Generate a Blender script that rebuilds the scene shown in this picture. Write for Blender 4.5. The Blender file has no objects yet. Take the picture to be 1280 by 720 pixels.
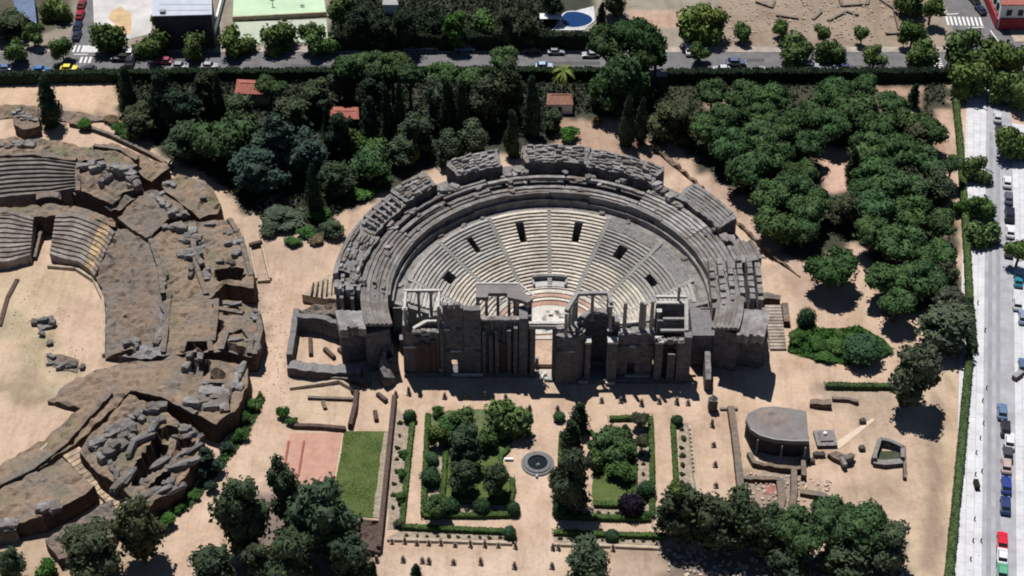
import bpy, bmesh, math, random
import numpy as np
from mathutils import Vector, noise
from mathutils.geometry import delaunay_2d_cdt
R = math.radians
SC = bpy.context.scene
COL = SC.collection

# ------------------------------------------------------------------ camera
FPX, PITCH, CAMH = 2030.0, R(41), 244.0
CAMD = CAMH / math.tan(PITCH)
cam_d = bpy.data.cameras.new('camera'); cam = bpy.data.objects.new('camera', cam_d); COL.objects.link(cam)
cam.location = (0, -CAMD, CAMH); cam.rotation_euler = (R(90) - PITCH, 0, 0)
cam_d.sensor_width = 36; cam_d.lens = 36 * FPX / 1280; cam_d.clip_start = 1; cam_d.clip_end = 6000
SC.camera = cam
# ------------------------------------------------------------------ light
SUN_EL, SHADOW = R(67), (0.40, -1.0)          # shadows fall towards the viewer and a little right
ln = math.hypot(*SHADOW)
to_sun = Vector((-SHADOW[0] / ln * math.cos(SUN_EL), -SHADOW[1] / ln * math.cos(SUN_EL), math.sin(SUN_EL)))
w = bpy.data.worlds.new('World'); SC.world = w; w.use_nodes = True
nt = w.node_tree; sky = nt.nodes.new('ShaderNodeTexSky'); sky.sky_type = 'NISHITA'; sky.sun_disc = False; sky.air_density = 0.75; sky.dust_density = 0.0; sky.ozone_density = 2.0
sky.sun_elevation = SUN_EL; sky.sun_rotation = math.atan2(to_sun.x, to_sun.y)
nt.links.new(sky.outputs[0], nt.nodes['Background'].inputs[0]); nt.nodes['Background'].inputs[1].default_value = 0.05
sl = bpy.data.lights.new('sun', 'SUN'); sl.energy = 5.0; sl.angle = R(0.6); sl.color = (1, 0.965, 0.92)
so = bpy.data.objects.new('sun', sl); COL.objects.link(so); so.rotation_euler = to_sun.to_track_quat('Z', 'Y').to_euler(); so.location = (0, 0, 200)
SC.view_settings.view_transform = 'Standard'; SC.view_settings.look = 'None'; SC.view_settings.exposure = 0.16; SC.view_settings.gamma = 1
SC.render.engine = 'CYCLES'; SC.cycles.max_bounces = 4; SC.cycles.diffuse_bounces = 1; SC.cycles.pixel_filter_type = 'BLACKMAN_HARRIS'; SC.cycles.filter_width = 1.9
random.seed(7)

# ------------------------------------------------------------------ helpers
def at(px, py, z=0.0):
    """point of the place seen at a pixel of the photograph when it lies at height z"""
    a = (px - 640) / FPX; b = -(py - 360) / FPX
    d = (a, math.cos(PITCH) + b * math.sin(PITCH), -math.sin(PITCH) + b * math.cos(PITCH))
    t = (z - CAMH) / d[2]
    return Vector((d[0] * t, -CAMD + d[1] * t, z))
def ppm(p):
    """photo pixels per metre at a point"""
    return FPX / ((p.y + CAMD) * math.cos(PITCH) + (CAMH - p.z) * math.sin(PITCH))
def link(o, parent=None):
    COL.objects.link(o)
    if parent: o.parent = parent
    return o
def tag(o, label=None, cat=None, group=None, kind=None):
    if label: o['label'] = label
    if cat: o['category'] = cat
    if group: o['group'] = group
    if kind: o['kind'] = kind
    return o
def thing(name, label, cat, loc, group=None, rz=0):
    o = bpy.data.objects.new(name, None); o.empty_display_size = .5; link(o)
    o.location = loc; o.rotation_euler.z = rz
    return tag(o, label, cat, group)
def setcol(o, c):
    o.color = (c[0], c[1], c[2], 1); return o
class G:
    """collects faces in world coordinates, builds ONE mesh object"""
    def __init__(s): s.v = []; s.f = []
    def quad(s, a, b, c, d):
        n = len(s.v); s.v += [tuple(a), tuple(b), tuple(c), tuple(d)]; s.f.append((n, n+1, n+2, n+3)); return s
    def grid(s, rows, closed=False):
        n = len(s.v); m = len(rows[0])
        for r in rows: s.v += [tuple(p) for p in r]
        for i in range(len(rows) - 1):
            for j in range(m if closed else m - 1):
                k = (j + 1) % m
                s.f.append((n+i*m+j, n+i*m+k, n+(i+1)*m+k, n+(i+1)*m+j))
        return s
    def prism(s, poly, z0, z1):
        n = len(s.v); m = len(poly)
        z0f = z0 if callable(z0) else (lambda i: z0); z1f = z1 if callable(z1) else (lambda i: z1)
        s.v += [(p[0], p[1], z0f(i)) for i, p in enumerate(poly)] + [(p[0], p[1], z1f(i)) for i, p in enumerate(poly)]
        area = sum(poly[i][0]*poly[(i+1) % m][1] - poly[(i+1) % m][0]*poly[i][1] for i in range(m))
        ids = list(range(m)) if area > 0 else list(range(m))[::-1]
        s.f.append(tuple(n + i for i in ids[::-1])); s.f.append(tuple(n + m + i for i in ids))
        for q in range(m):
            i, j = ids[q], ids[(q+1) % m]; s.f.append((n+i, n+j, n+m+j, n+m+i))
        return s
    def box(s, x0, x1, y0, y1, z0, z1, rz=0, c=None):
        pts = [(x0, y0), (x1, y0), (x1, y1), (x0, y1)]
        if rz:
            cx, cy = c or ((x0+x1)/2, (y0+y1)/2)
            pts = [(cx+(x-cx)*math.cos(rz)-(y-cy)*math.sin(rz), cy+(x-cx)*math.sin(rz)+(y-cy)*math.cos(rz)) for x, y in pts]
        return s.prism(pts, z0, z1)
    def cyl(s, x, y, z0, z1, r0, r1=None, n=10):
        r1 = r0 if r1 is None else r1; k = len(s.v)
        s.v += [(x+r0*math.cos(2*math.pi*i/n), y+r0*math.sin(2*math.pi*i/n), z0) for i in range(n)]
        s.v += [(x+r1*math.cos(2*math.pi*i/n), y+r1*math.sin(2*math.pi*i/n), z1) for i in range(n)]
        s.f += [(k+i, k+(i+1) % n, k+n+(i+1) % n, k+n+i) for i in range(n)]
        s.f.append(tuple(range(k+n, k+2*n))); s.f.append(tuple(range(k+n-1, k-1, -1))); return s
    def beam(s, a, b, wd, ht):
        a = Vector(a); b = Vector(b); d = (b-a); d.z = 0; d.normalize(); nrm = Vector((-d.y, d.x, 0)) * wd/2
        p = [a-nrm, b-nrm, b+nrm, a+nrm]; n = len(s.v)
        s.v += [tuple(q) for q in p] + [(q.x, q.y, q.z+ht) for q in p]
        s.f += [(n+3, n+2, n+1, n), (n+4, n+5, n+6, n+7)] + [(n+i, n+(i+1) % 4, n+4+(i+1) % 4, n+4+i) for i in range(4)]
        return s
    def arc(s, R0, R1, a0, a1, z0, z1, c, n=None, zo=None):
        """slab of a ring; zo: outer top height"""
        n = n or max(2, int(abs(a1-a0)/3)); zo = z1 if zo is None else zo
        rows = []
        for i in range(n+1):
            a = R(a0+(a1-a0)*i/n); ca, sa = math.cos(a), math.sin(a)
            rows.append([(c[0]+R0*ca, c[1]+R0*sa, z0), (c[0]+R0*ca, c[1]+R0*sa, z1), (c[0]+R1*ca, c[1]+R1*sa, zo), (c[0]+R1*ca, c[1]+R1*sa, z0)])
        k = len(s.v); s.grid(rows, closed=True)
        s.f.append((k+3, k+2, k+1, k)); m = k+4*n; s.f.append((m, m+1, m+2, m+3)); return s
    def build(s, name, mat, parent=None, smooth=False, rough=0.0, rscale=1.2):
        off = parent.location if parent else Vector((0, 0, 0))
        if parent and parent.parent: off = off + parent.parent.location
        vs = s.v
        if rough:
            out = []
            for p in vs:
                d = noise.noise_vector(Vector(p)*rscale) * rough; out.append((p[0]+d.x, p[1]+d.y, p[2]+d.z if p[2] > .3 else p[2]))
            vs = out
        me = bpy.data.meshes.new(name); me.from_pydata([(p[0]-off.x, p[1]-off.y, p[2]-off.z) for p in vs], [], s.f); me.update()
        if smooth: me.shade_smooth()
        me.materials.append(mat); o = bpy.data.objects.new(name, me); link(o, parent); return o
def solo(o):
    """give a single mesh thing its origin on the ground below its middle"""
    me = o.data; n = len(me.vertices); co = np.empty(n*3); me.vertices.foreach_get('co', co); co = co.reshape(-1, 3)
    c = Vector(((co[:, 0].min()+co[:, 0].max())/2, (co[:, 1].min()+co[:, 1].max())/2, co[:, 2].min()))
    co -= np.array(c); me.vertices.foreach_set('co', co.ravel()); me.update(); o.location = c; return o

# ------------------------------------------------------------------ materials
def mat_base(name, rough=0.9):
    m = bpy.data.materials.new(name); m.use_nodes = True; t = m.node_tree
    b = t.nodes['Principled BSDF']; b.inputs['Roughness'].default_value = rough
    b.inputs['Specular IOR Level'].default_value = 0.2
    return m, t, b
def nz(t, scale, detail=4, rough=.6, vec=None, dim='3D'):
    n = t.nodes.new('ShaderNodeTexNoise'); n.inputs['Scale'].default_value = scale; n.inputs['Detail'].default_value = detail; n.inputs['Roughness'].default_value = rough
    if vec is None:
        g = t.nodes.new('ShaderNodeNewGeometry'); vec = g.outputs['Position']
    t.links.new(vec, n.inputs['Vector']); return n.outputs['Fac']
def ramp(t, fac, stops):
    r = t.nodes.new('ShaderNodeValToRGB'); e = r.color_ramp.elements
    while len(e) < len(stops): e.new(.5)
    for k, (p, c) in enumerate(stops):
        e[k].position = p; e[k].color = (*c, 1) if len(c) == 3 else c
    t.links.new(fac, r.inputs[0]); return r.outputs[0]
def mixc(t, a, b, fac, mode='MIX'):
    m = t.nodes.new('ShaderNodeMix'); m.data_type = 'RGBA'; m.blend_type = mode
    for sock, val in ((m.inputs[6], a), (m.inputs[7], b), (m.inputs[0], fac)):
        if isinstance(val, (int, float)): sock.default_value = val
        elif isinstance(val, tuple): sock.default_value = (*val, 1)
        else: t.links.new(val, sock)
    return m.outputs[2]
def bump(t, b, h, dist, strength=1.0):
    n = t.nodes.new('ShaderNodeBump'); n.inputs['Distance'].default_value = dist; n.inputs['Strength'].default_value = strength
    t.links.new(h, n.inputs['Height']); t.links.new(n.outputs[0], b.inputs['Normal'])
def g3(v): return (v, v, v)
def plain(name, c, rough=.7, var=.25, sc=1.5, bmp=0.0, metal=0):
    m, t, b = mat_base(name, rough); b.inputs['Metallic'].default_value = metal
    f = nz(t, sc, 5)
    lo = tuple(x*(1-var) for x in c); hi = tuple(min(1, x*(1+var)) for x in c)
    t.links.new(ramp(t, f, [(.3, lo), (.7, hi)]), b.inputs['Base Color'])
    if bmp: bump(t, b, nz(t, sc*2, 4), bmp)
    return m
def objcol(name, rough=.9, var=.3, s1=.5, s2=3.0, bmp=.25, dirt=None):
    """colour of the object itself, worn by two noises"""
    m, t, b = mat_base(name, rough)
    oi = t.nodes.new('ShaderNodeObjectInfo')
    c = mixc(t, oi.outputs['Color'], ramp(t, nz(t, s1, 5), [(.3, g3(1-var)), (.7, g3(1+var))]), 1.0, 'MULTIPLY')
    c = mixc(t, c, ramp(t, nz(t, s2, 4, .7), [(.3, g3(1-var*.8)), (.7, g3(1+var*.7))]), 1.0, 'MULTIPLY')
    if dirt: c = mixc(t, c, dirt, ramp(t, nz(t, .22, 6, .65), [(.48, g3(0)), (.62, g3(.75))]))
    t.links.new(c, b.inputs['Base Color'])
    if bmp: bump(t, b, nz(t, s2*.6, 5, .7), bmp)
    return m
def masonry(name, stone, earth, green=None, amt=.5, bmp=.5, face=None):
    """flat tops carry soil, steep faces show the coursed wall core, darkened to stand for shade"""
    m, t, b = mat_base(name, .95)
    s1 = ramp(t, nz(t, 1.3, 6, .75), [(.25, tuple(x*.5 for x in stone)), (.5, stone), (.75, tuple(x*1.4 for x in stone))])
    e1 = ramp(t, nz(t, .8, 6, .7), [(.3, tuple(x*.72 for x in earth)), (.7, tuple(x*1.25 for x in earth))])
    f = ramp(t, nz(t, .16, 6, .7), [(amt-.05, g3(0)), (amt+.07, g3(1))])
    c = mixc(t, s1, e1, f)
    if green: c = mixc(t, c, green, ramp(t, nz(t, .11, 6, .7), [(.5, g3(0)), (.64, g3(.8))]))
    h = nz(t, 1.1, 6, .7)
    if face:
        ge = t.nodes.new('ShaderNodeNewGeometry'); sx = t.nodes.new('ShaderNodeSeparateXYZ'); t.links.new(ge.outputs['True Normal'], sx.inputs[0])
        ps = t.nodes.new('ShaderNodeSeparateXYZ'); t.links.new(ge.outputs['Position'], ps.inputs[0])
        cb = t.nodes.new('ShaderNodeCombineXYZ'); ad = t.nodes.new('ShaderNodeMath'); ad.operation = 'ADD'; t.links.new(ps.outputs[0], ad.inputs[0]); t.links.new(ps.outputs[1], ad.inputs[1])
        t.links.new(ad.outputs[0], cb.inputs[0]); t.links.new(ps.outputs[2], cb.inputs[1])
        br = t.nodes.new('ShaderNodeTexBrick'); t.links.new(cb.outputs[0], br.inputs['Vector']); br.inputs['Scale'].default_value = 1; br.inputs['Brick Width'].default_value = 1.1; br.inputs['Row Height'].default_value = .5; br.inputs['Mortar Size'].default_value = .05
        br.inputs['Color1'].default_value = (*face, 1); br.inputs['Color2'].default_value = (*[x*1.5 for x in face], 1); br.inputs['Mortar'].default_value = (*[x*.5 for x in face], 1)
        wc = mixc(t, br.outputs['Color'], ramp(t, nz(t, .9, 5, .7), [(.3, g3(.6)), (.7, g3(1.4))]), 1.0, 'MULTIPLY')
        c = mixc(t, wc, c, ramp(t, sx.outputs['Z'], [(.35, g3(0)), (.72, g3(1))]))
    t.links.new(c, b.inputs['Base Color']); bump(t, b, h, bmp); return m
M = {}
M['stone'] = objcol('weathered_stone', var=.34, bmp=.35, dirt=(.13, .105, .09))
M['seat'] = objcol('seat_stone', var=.26, s1=.22, s2=1.6, bmp=.14)
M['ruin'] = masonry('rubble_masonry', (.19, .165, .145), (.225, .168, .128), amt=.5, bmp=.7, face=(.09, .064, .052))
M['greyruin'] = masonry('grey_concrete_masonry', (.24, .23, .23), (.25, .222, .195), amt=.56, bmp=.7, face=(.105, .094, .092))  # face colour lowered so the wall fronts carry their shade
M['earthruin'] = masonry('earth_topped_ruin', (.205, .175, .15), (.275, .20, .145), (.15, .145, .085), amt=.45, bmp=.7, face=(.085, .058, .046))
M['stage'] = masonry('shaded_stage_granite', (.18, .172, .178), (.185, .17, .165), amt=.55, bmp=.45, face=(.125, .118, .125))  # granite toned darker and bluish, wall shade put into the colour
M['marble'] = plain('pale_marble', (.42, .40, .37), .5, .3, 1.8)
M['darkmarble'] = plain('grey_veined_column', (.24, .225, .22), .45, .35, 2.5)
M['brick'] = plain('brown_brick', (.20, .12, .085), .9, .4, 1.5, .1)
M['darkbrick'] = plain('dark_brown_brick', (.085, .058, .05), .9, .4, 1.5, .1)
M['roofgrey'] = plain('grey_roofing', (.17, .155, .15), .8, .2, .5)
M['paleroof'] = plain('pale_blue_roofing', (.40, .43, .49), .7, .1, .5)
M['white'] = plain('white_render', (.72, .72, .72), .8, .08, .8)
M['redtile'] = plain('terracotta_tile', (.28, .10, .075), .85, .35, 1.6, .05)
M['browntile'] = plain('old_brown_tile', (.26, .14, .10), .9, .3, 2.0)
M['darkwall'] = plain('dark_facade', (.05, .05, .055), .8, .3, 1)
M['glass'] = plain('dark_glass', (.02, .025, .03), .12, .1, 1)
M['tyre'] = plain('black_rubber', (.015, .015, .015), .9, .1, 1)
M['metal'] = plain('grey_metal', (.25, .25, .26), .5, .1, 1)
M['wood'] = plain('bark', (.11, .08, .06), .95, .4, 2, .05)
M['soil'] = plain('planting_soil', (.27, .22, .17), .95, .35, 1.2, .06)
M['pink'] = plain('pink_court', (.40, .23, .175), .9, .16, .5)
M['green_court'] = plain('pale_green_court', (.42, .55, .38), .9, .12, .15)
M['grey_court'] = plain('grey_green_court', (.38, .42, .34), .9, .1, .3)
M['water'] = plain('pool_water', (.012, .04, .12), .08, .15, .5)
M['paint'] = plain('white_road_paint', (.6, .6, .6), .8, .25, 2.5)
M['asphalt'] = plain('worn_asphalt', (.135, .13, .135), .95, .22, .35)
M['sunasphalt'] = plain('pale_concrete_street', (.31, .31, .335), .95, .2, .25)
M['walk'] = plain('white_paving', (.50, .50, .52), .9, .16, .2)
def paving():
    m, t, b = mat_base('white_slab_paving', .9); ge = t.nodes.new('ShaderNodeNewGeometry'); br = t.nodes.new('ShaderNodeTexBrick'); mp = t.nodes.new('ShaderNodeMapping'); mp.inputs['Rotation'].default_value = (0, 0, -1.348)
    t.links.new(ge.outputs['Position'], mp.inputs[0]); t.links.new(mp.outputs[0], br.inputs['Vector']); br.inputs['Scale'].default_value = 1; br.inputs['Brick Width'].default_value = 3.2; br.inputs['Row Height'].default_value = 1.6; br.inputs['Mortar Size'].default_value = .06
    br.inputs['Color1'].default_value = (.50, .50, .52, 1); br.inputs['Color2'].default_value = (.545, .54, .555, 1); br.inputs['Mortar'].default_value = (.36, .36, .38, 1)
    c = mixc(t, br.outputs['Color'], ramp(t, nz(t, .25, 7, .7), [(.3, g3(.78)), (.6, g3(1.05))]), 1.0, 'MULTIPLY'); c = mixc(t, c, (.2, .2, .22), ramp(t, nz(t, 1.1, 4, .6), [(.64, g3(0)), (.72, g3(.6))]))
    t.links.new(c, b.inputs['Base Color']); return m
M['walk'] = paving()
M['plaza'] = plain('pale_plaza', (.46, .44, .43), .9, .25, .12)
M['dirtwall'] = plain('rendered_wall', (.36, .29, .22), .9, .25, .7, .05)
def foliage(name):
    m, t, b = mat_base(name, .8); b.inputs['Specular IOR Level'].default_value = .08
    oi = t.nodes.new('ShaderNodeObjectInfo')
    c = mixc(t, oi.outputs['Color'], ramp(t, nz(t, .55, 4, .65), [(.3, (.6, .62, .68)), (.52, g3(1.0)), (.74, (1.5, 1.4, 1.15))]), 1.0, 'MULTIPLY')
    c = mixc(t, c, ramp(t, nz(t, 3.2, 2, .5), [(.25, g3(.6)), (.75, g3(1.4))]), 1.0, 'MULTIPLY')
    t.links.new(c, b.inputs['Base Color']); return m
M['leaf'] = foliage('foliage')
m, t, b = mat_base('lawn_grass'); c = ramp(t, nz(t, .35, 6, .7), [(.3, (.05, .078, .022)), (.5, (.078, .11, .03)), (.75, (.12, .13, .05))])
c = mixc(t, c, ramp(t, nz(t, 4, 3), [(.3, g3(.7)), (.7, g3(1.25))]), 1.0, 'MULTIPLY'); t.links.new(c, b.inputs['Base Color']); bump(t, b, nz(t, 6, 3), .12); M['lawn'] = m
def carpaint():
    m, t, b = mat_base('car_paint', .3); oi = t.nodes.new('ShaderNodeObjectInfo'); b.inputs['Specular IOR Level'].default_value = .5
    t.links.new(mixc(t, oi.outputs['Color'], ramp(t, nz(t, 1.2, 3), [(.3, g3(.85)), (.7, g3(1.1))]), 1.0, 'MULTIPLY'), b.inputs['Base Color']); return m
M['car'] = carpaint()

# ------------------------------------------------------------------ ground
def inpoly(X, Y, poly):
    ins = np.zeros(X.shape, bool); n = len(poly)
    for i in range(n):
        x0, y0 = poly[i]; x1, y1 = poly[(i+1) % n]
        if y0 == y1: continue
        c = ((y0 > Y) != (y1 > Y)) & (X < (x1-x0)*(Y-y0)/(y1-y0)+x0)
        ins ^= c
    return ins
def px2(poly, z=0): return [at(x, y, z).to_tuple()[:2] for x, y in poly]
SAND = (.44, .322, .237)
PATCH = [  # (photo outline, colour, edge wobble in metres)
    ([(-20, -20), (1300, -20), (1300, 62), (-20, 62)], (.24, .21, .17), 1),
    ([(412, -20), (745, -20), (745, 10), (700, 50), (412, 58)], (.04, .045, .03), 1),  # garden belt: tree shade put into a near-black ground colour
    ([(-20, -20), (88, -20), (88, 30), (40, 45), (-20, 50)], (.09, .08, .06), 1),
    ([(140, 100), (300, 96), (840, 98), (860, 150), (840, 190), (800, 175), (700, 178), (560, 200), (425, 270), (415, 300), (345, 300), (280, 240), (215, 190), (150, 160)], (.04, .042, .028), 2),  # north wood: litter and grass with the trees' shade painted in
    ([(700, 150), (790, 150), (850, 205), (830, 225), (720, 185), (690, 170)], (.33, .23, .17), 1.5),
    ([(800, 90), (1190, 90), (1200, 380), (1100, 390), (1090, 300), (1000, 330), (960, 280), (890, 215), (830, 170)], (.045, .045, .03), 2),  # pine wood: ground colour darkened to stand for shade under the crowns
    ([(1020, 180), (1063, 190), (1066, 240), (1030, 240)], (.46, .31, .24), .5),
    ([(880, 120), (920, 120), (918, 145), (885, 145)], (.42, .29, .22), .5),
    ([(1095, 108), (1150, 108), (1150, 140), (1100, 140)], (.34, .23, .17), .8),
    ([(1168, 135), (1190, 135), (1198, 260), (1180, 300), (1172, 200)], (.40, .28, .21), .5),
    ([(890, 215), (960, 290), (1010, 340), (1030, 395), (1000, 380), (960, 330), (930, 290), (880, 230)], (.36, .26, .20), 1.5),
    ([(940, 295), (975, 330), (960, 330), (945, 310)], (.55, .39, .28), .5),
    ([(900, -20), (1150, -20), (1185, 55), (1160, 66), (905, 66), (890, 40)], (.25, .195, .15), .8),
    ([(780, 10), (855, 14), (855, 36), (790, 33)], (.40, .29, .22), .8),
    ([(0, 100), (140, 100), (150, 160), (90, 155), (0, 170)], (.48, .34, .24), 1.5),
    ([(0, 128), (60, 132), (130, 135), (140, 150), (60, 158), (0, 165)], (.33, .24, .175), 2.5),
    ([(0, 335), (70, 335), (110, 370), (60, 400), (75, 430), (90, 470), (60, 500), (0, 520)], (.42, .32, .22), 3),
    ([(0, 395), (30, 400), (60, 440), (85, 470), (40, 500), (0, 500)], (.35, .29, .195), 6),
    ([(0, 470), (70, 455), (60, 480), (30, 505), (0, 500)], (.30, .235, .17), 5),
    ([(305, 300), (345, 310), (400, 350), (370, 450), (350, 530), (320, 530), (330, 420)], (.42, .30, .225), 2),
    ([(330, 330), (352, 340), (350, 480), (332, 480)], (.50, .37, .28), 2),
    ([(1125, 470), (1190, 470), (1195, 560), (1180, 720), (1130, 740), (1150, 600)], (.40, .31, .22), 1.5),
    ([(1165, 490), (1182, 500), (1175, 720), (1150, 720), (1160, 600)], (.27, .20, .15), 1),
    ([(1015, 480), (1120, 485), (1130, 520), (1080, 520), (1030, 512)], (.32, .25, .19), 1),
    ([(925, 585), (1000, 590), (1000, 650), (925, 650)], (.27, .205, .16), 1),
    ([(760, 680), (840, 672), (840, 740), (765, 740)], (.33, .25, .19), 2),
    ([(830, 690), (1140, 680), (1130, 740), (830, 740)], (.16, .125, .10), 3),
    ([(0, 640), (130, 620), (230, 700), (220, 740), (0, 740)], (.36, .27, .19), 2),
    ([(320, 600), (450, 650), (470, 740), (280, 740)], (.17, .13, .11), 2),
    ([(360, 470), (452, 478), (440, 530), (360, 530)], (.45, .345, .25), 1),
    ([(1010, 600), (1060, 600), (1120, 590), (1130, 640), (1010, 650)], (.36, .27, .20), 2),
    ([(1040, 500), (1110, 505), (1120, 545), (1090, 560), (1060, 530)], (.36, .275, .205), 2.5),
    ([(860, 430), (960, 470), (1010, 460), (1020, 500), (930, 505), (870, 480)], (.48, .35, .26), 3),
    ([(300, 560), (350, 545), (345, 600), (300, 620), (240, 690), (200, 680)], (.47, .35, .26), 3),
    ([(640, 560), (700, 560), (705, 660), (640, 660)], (.47, .35, .262), 1.5),
    ([(300, 300), (330, 300), (335, 420), (325, 470), (322, 400)], (.34, .25, .19), 2),
    ([(340, 240), (420, 330), (400, 350), (350, 330), (300, 290)], (.38, .28, .21), 3),
    ([(470, 690), (720, 690), (720, 740), (470, 740)], (.46, .35, .27), 2),
    ([(655, 430), (700, 430), (700, 480), (655, 480)], (.45, .36, .30), .5),
]
def build_ground():
    xs = np.concatenate([[-2500, -900, -400, -230], np.arange(-168, 168.1, .8), [230, 400, 900, 2500]])
    ys = np.concatenate([[-900, -400, -180], np.arange(-108, 150.1, .8), [220, 400, 900, 3000]])
    X, Y = np.meshgrid(xs, ys); X = X.ravel(); Y = Y.ravel()
    wob = np.array([noise.noise_vector(Vector((x*.35, y*.35, 3.3)))[:3] if abs(x) < 170 and -110 < y < 151 else (0, 0, 0) for x, y in zip(X, Y)])
    wob2 = np.array([noise.noise_vector(Vector((x*.09, y*.09, 9.3)))[:3] if abs(x) < 170 and -110 < y < 151 else (0, 0, 0) for x, y in zip(X, Y)])
    col = np.tile(np.array(SAND), (len(X), 1))
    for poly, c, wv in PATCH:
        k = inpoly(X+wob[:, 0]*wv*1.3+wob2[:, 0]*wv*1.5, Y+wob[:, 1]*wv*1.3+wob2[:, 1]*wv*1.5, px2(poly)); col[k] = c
    # soften the borders a little
    H, W = len(ys), len(xs); cg = col.reshape(H, W, 3).copy()
    for _ in range(2):
        p = np.pad(cg, ((1, 1), (1, 1), (0, 0)), 'edge'); cg = (p[:-2, 1:-1]+p[2:, 1:-1]+p[1:-1, :-2]+p[1:-1, 2:]+2*p[1:-1, 1:-1])/6
    col = cg.reshape(-1, 3)
    Z = -0.06 + wob[:, 2]*.05; Z[(np.abs(X) > 169) | (Y > 151) | (Y < -109)] = -.06
    me = bpy.data.meshes.new('ground'); me.vertices.add(len(X)); me.vertices.foreach_set('co', np.stack([X, Y, Z], 1).ravel())
    i = np.arange(H-1)[:, None]*W+np.arange(W-1)[None, :]; q = np.stack([i, i+1, i+W+1, i+W], -1).reshape(-1, 4)
    me.loops.add(q.size); me.loops.foreach_set('vertex_index', q.ravel().astype('i4')); me.polygons.add(len(q))
    me.polygons.foreach_set('loop_start', np.arange(0, q.size, 4, dtype='i4')); me.update(calc_edges=True)
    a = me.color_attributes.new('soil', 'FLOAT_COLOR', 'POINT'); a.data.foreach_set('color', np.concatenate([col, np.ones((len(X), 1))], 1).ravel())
    m, t, b = mat_base('earth'); v = t.nodes.new('ShaderNodeVertexColor'); v.layer_name = 'soil'
    c = mixc(t, v.outputs[0], ramp(t, nz(t, .10, 8, .7), [(.3, (.74, .70, .66)), (.5, (.98, .98, .98)), (.72, (1.16, 1.16, 1.18))]), 1.0, 'MULTIPLY')
    c = mixc(t, c, ramp(t, nz(t, .9, 8, .8), [(.25, g3(.72)), (.5, g3(1)), (.75, g3(1.14))]), 1.0, 'MULTIPLY')
    mp = t.nodes.new('ShaderNodeMapping'); ge = t.nodes.new('ShaderNodeNewGeometry'); t.links.new(ge.outputs['Position'], mp.inputs[0]); mp.inputs['Scale'].default_value = (.9, .14, 1); mp.inputs['Rotation'].default_value = (0, 0, .2)
    c = mixc(t, c, ramp(t, nz(t, .35, 7, .75, vec=mp.outputs[0]), [(.32, (.80, .77, .74)), (.5, g3(1)), (.75, g3(1.08))]), 1.0, 'MULTIPLY')
    c = mixc(t, c, (.30, .20, .15), ramp(t, nz(t, 2.6, 3, .6), [(.66, g3(0)), (.74, g3(.35))]))
    t.links.new(c, b.inputs['Base Color']); bump(t, b, nz(t, .9, 6, .7), .16); me.materials.append(m); me.shade_smooth()
    return tag(link(bpy.data.objects.new('ground', me)), kind='structure')
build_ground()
def sheet(name, poly, mat, z=.02, kind='structure', label=None, cat=None, wob=0):
    pts = px2(poly)
    if wob:
        out = []
        for i, p in enumerate(pts):
            q = pts[(i+1) % len(pts)]; n = max(1, int(math.dist(p, q)/1.5))
            for k in range(n):
                x = p[0]+(q[0]-p[0])*k/n; y = p[1]+(q[1]-p[1])*k/n; d = noise.noise_vector(Vector((x*.5, y*.5, 1)))*wob
                out.append((x+d.x, y+d.y))
        pts = out
    o = G().prism(pts, z-.12, z).build(name, mat)
    return tag(o, label, cat, kind=kind)

# ------------------------------------------------------------------ irregular masses (ruins, banks)
def fbm(x, y, z=0, sc=1.0):
    return noise.fractal(Vector((x*sc, y*sc, z)), .8, 2.1, 4)
STONES = []; ZK = 1.15
def stone_meshes():
    for k in range(6):
        rnd = random.Random(k+40); bm = bmesh.new(); bmesh.ops.create_cube(bm, size=1)
        bmesh.ops.subdivide_edges(bm, edges=bm.edges, cuts=2, use_grid_fill=True)
        for v in bm.verts:
            d = v.co.normalized()*.5; v.co = v.co.lerp(d*1.25, .42)
            v.co += noise.noise_vector(v.co*2.6+Vector((k*7, 0, 0)))*.17+Vector([rnd.uniform(-.025, .025) for _ in range(3)])
        bmesh.ops.triangulate(bm, faces=bm.faces)
        me = bpy.data.meshes.new('stone_block'); bm.to_mesh(me); bm.free(); me.materials.append(M['stone']); STONES.append(me)
stone_meshes()
def stone(parent, p, size, rz=0, tint=1.0, name='stone_block', rnd=random):
    o = bpy.data.objects.new(name, STONES[rnd.randrange(6)]); link(o, parent)
    o.location = Vector(p) - parent.location; o.scale = size
    o.rotation_euler = (rnd.uniform(-.15, .15), rnd.uniform(-.15, .15), rz+rnd.uniform(-.12, .12))
    v = tint*rnd.uniform(.8, 1.2); return setcol(o, (.265*v, .25*v, .24*v))
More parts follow.
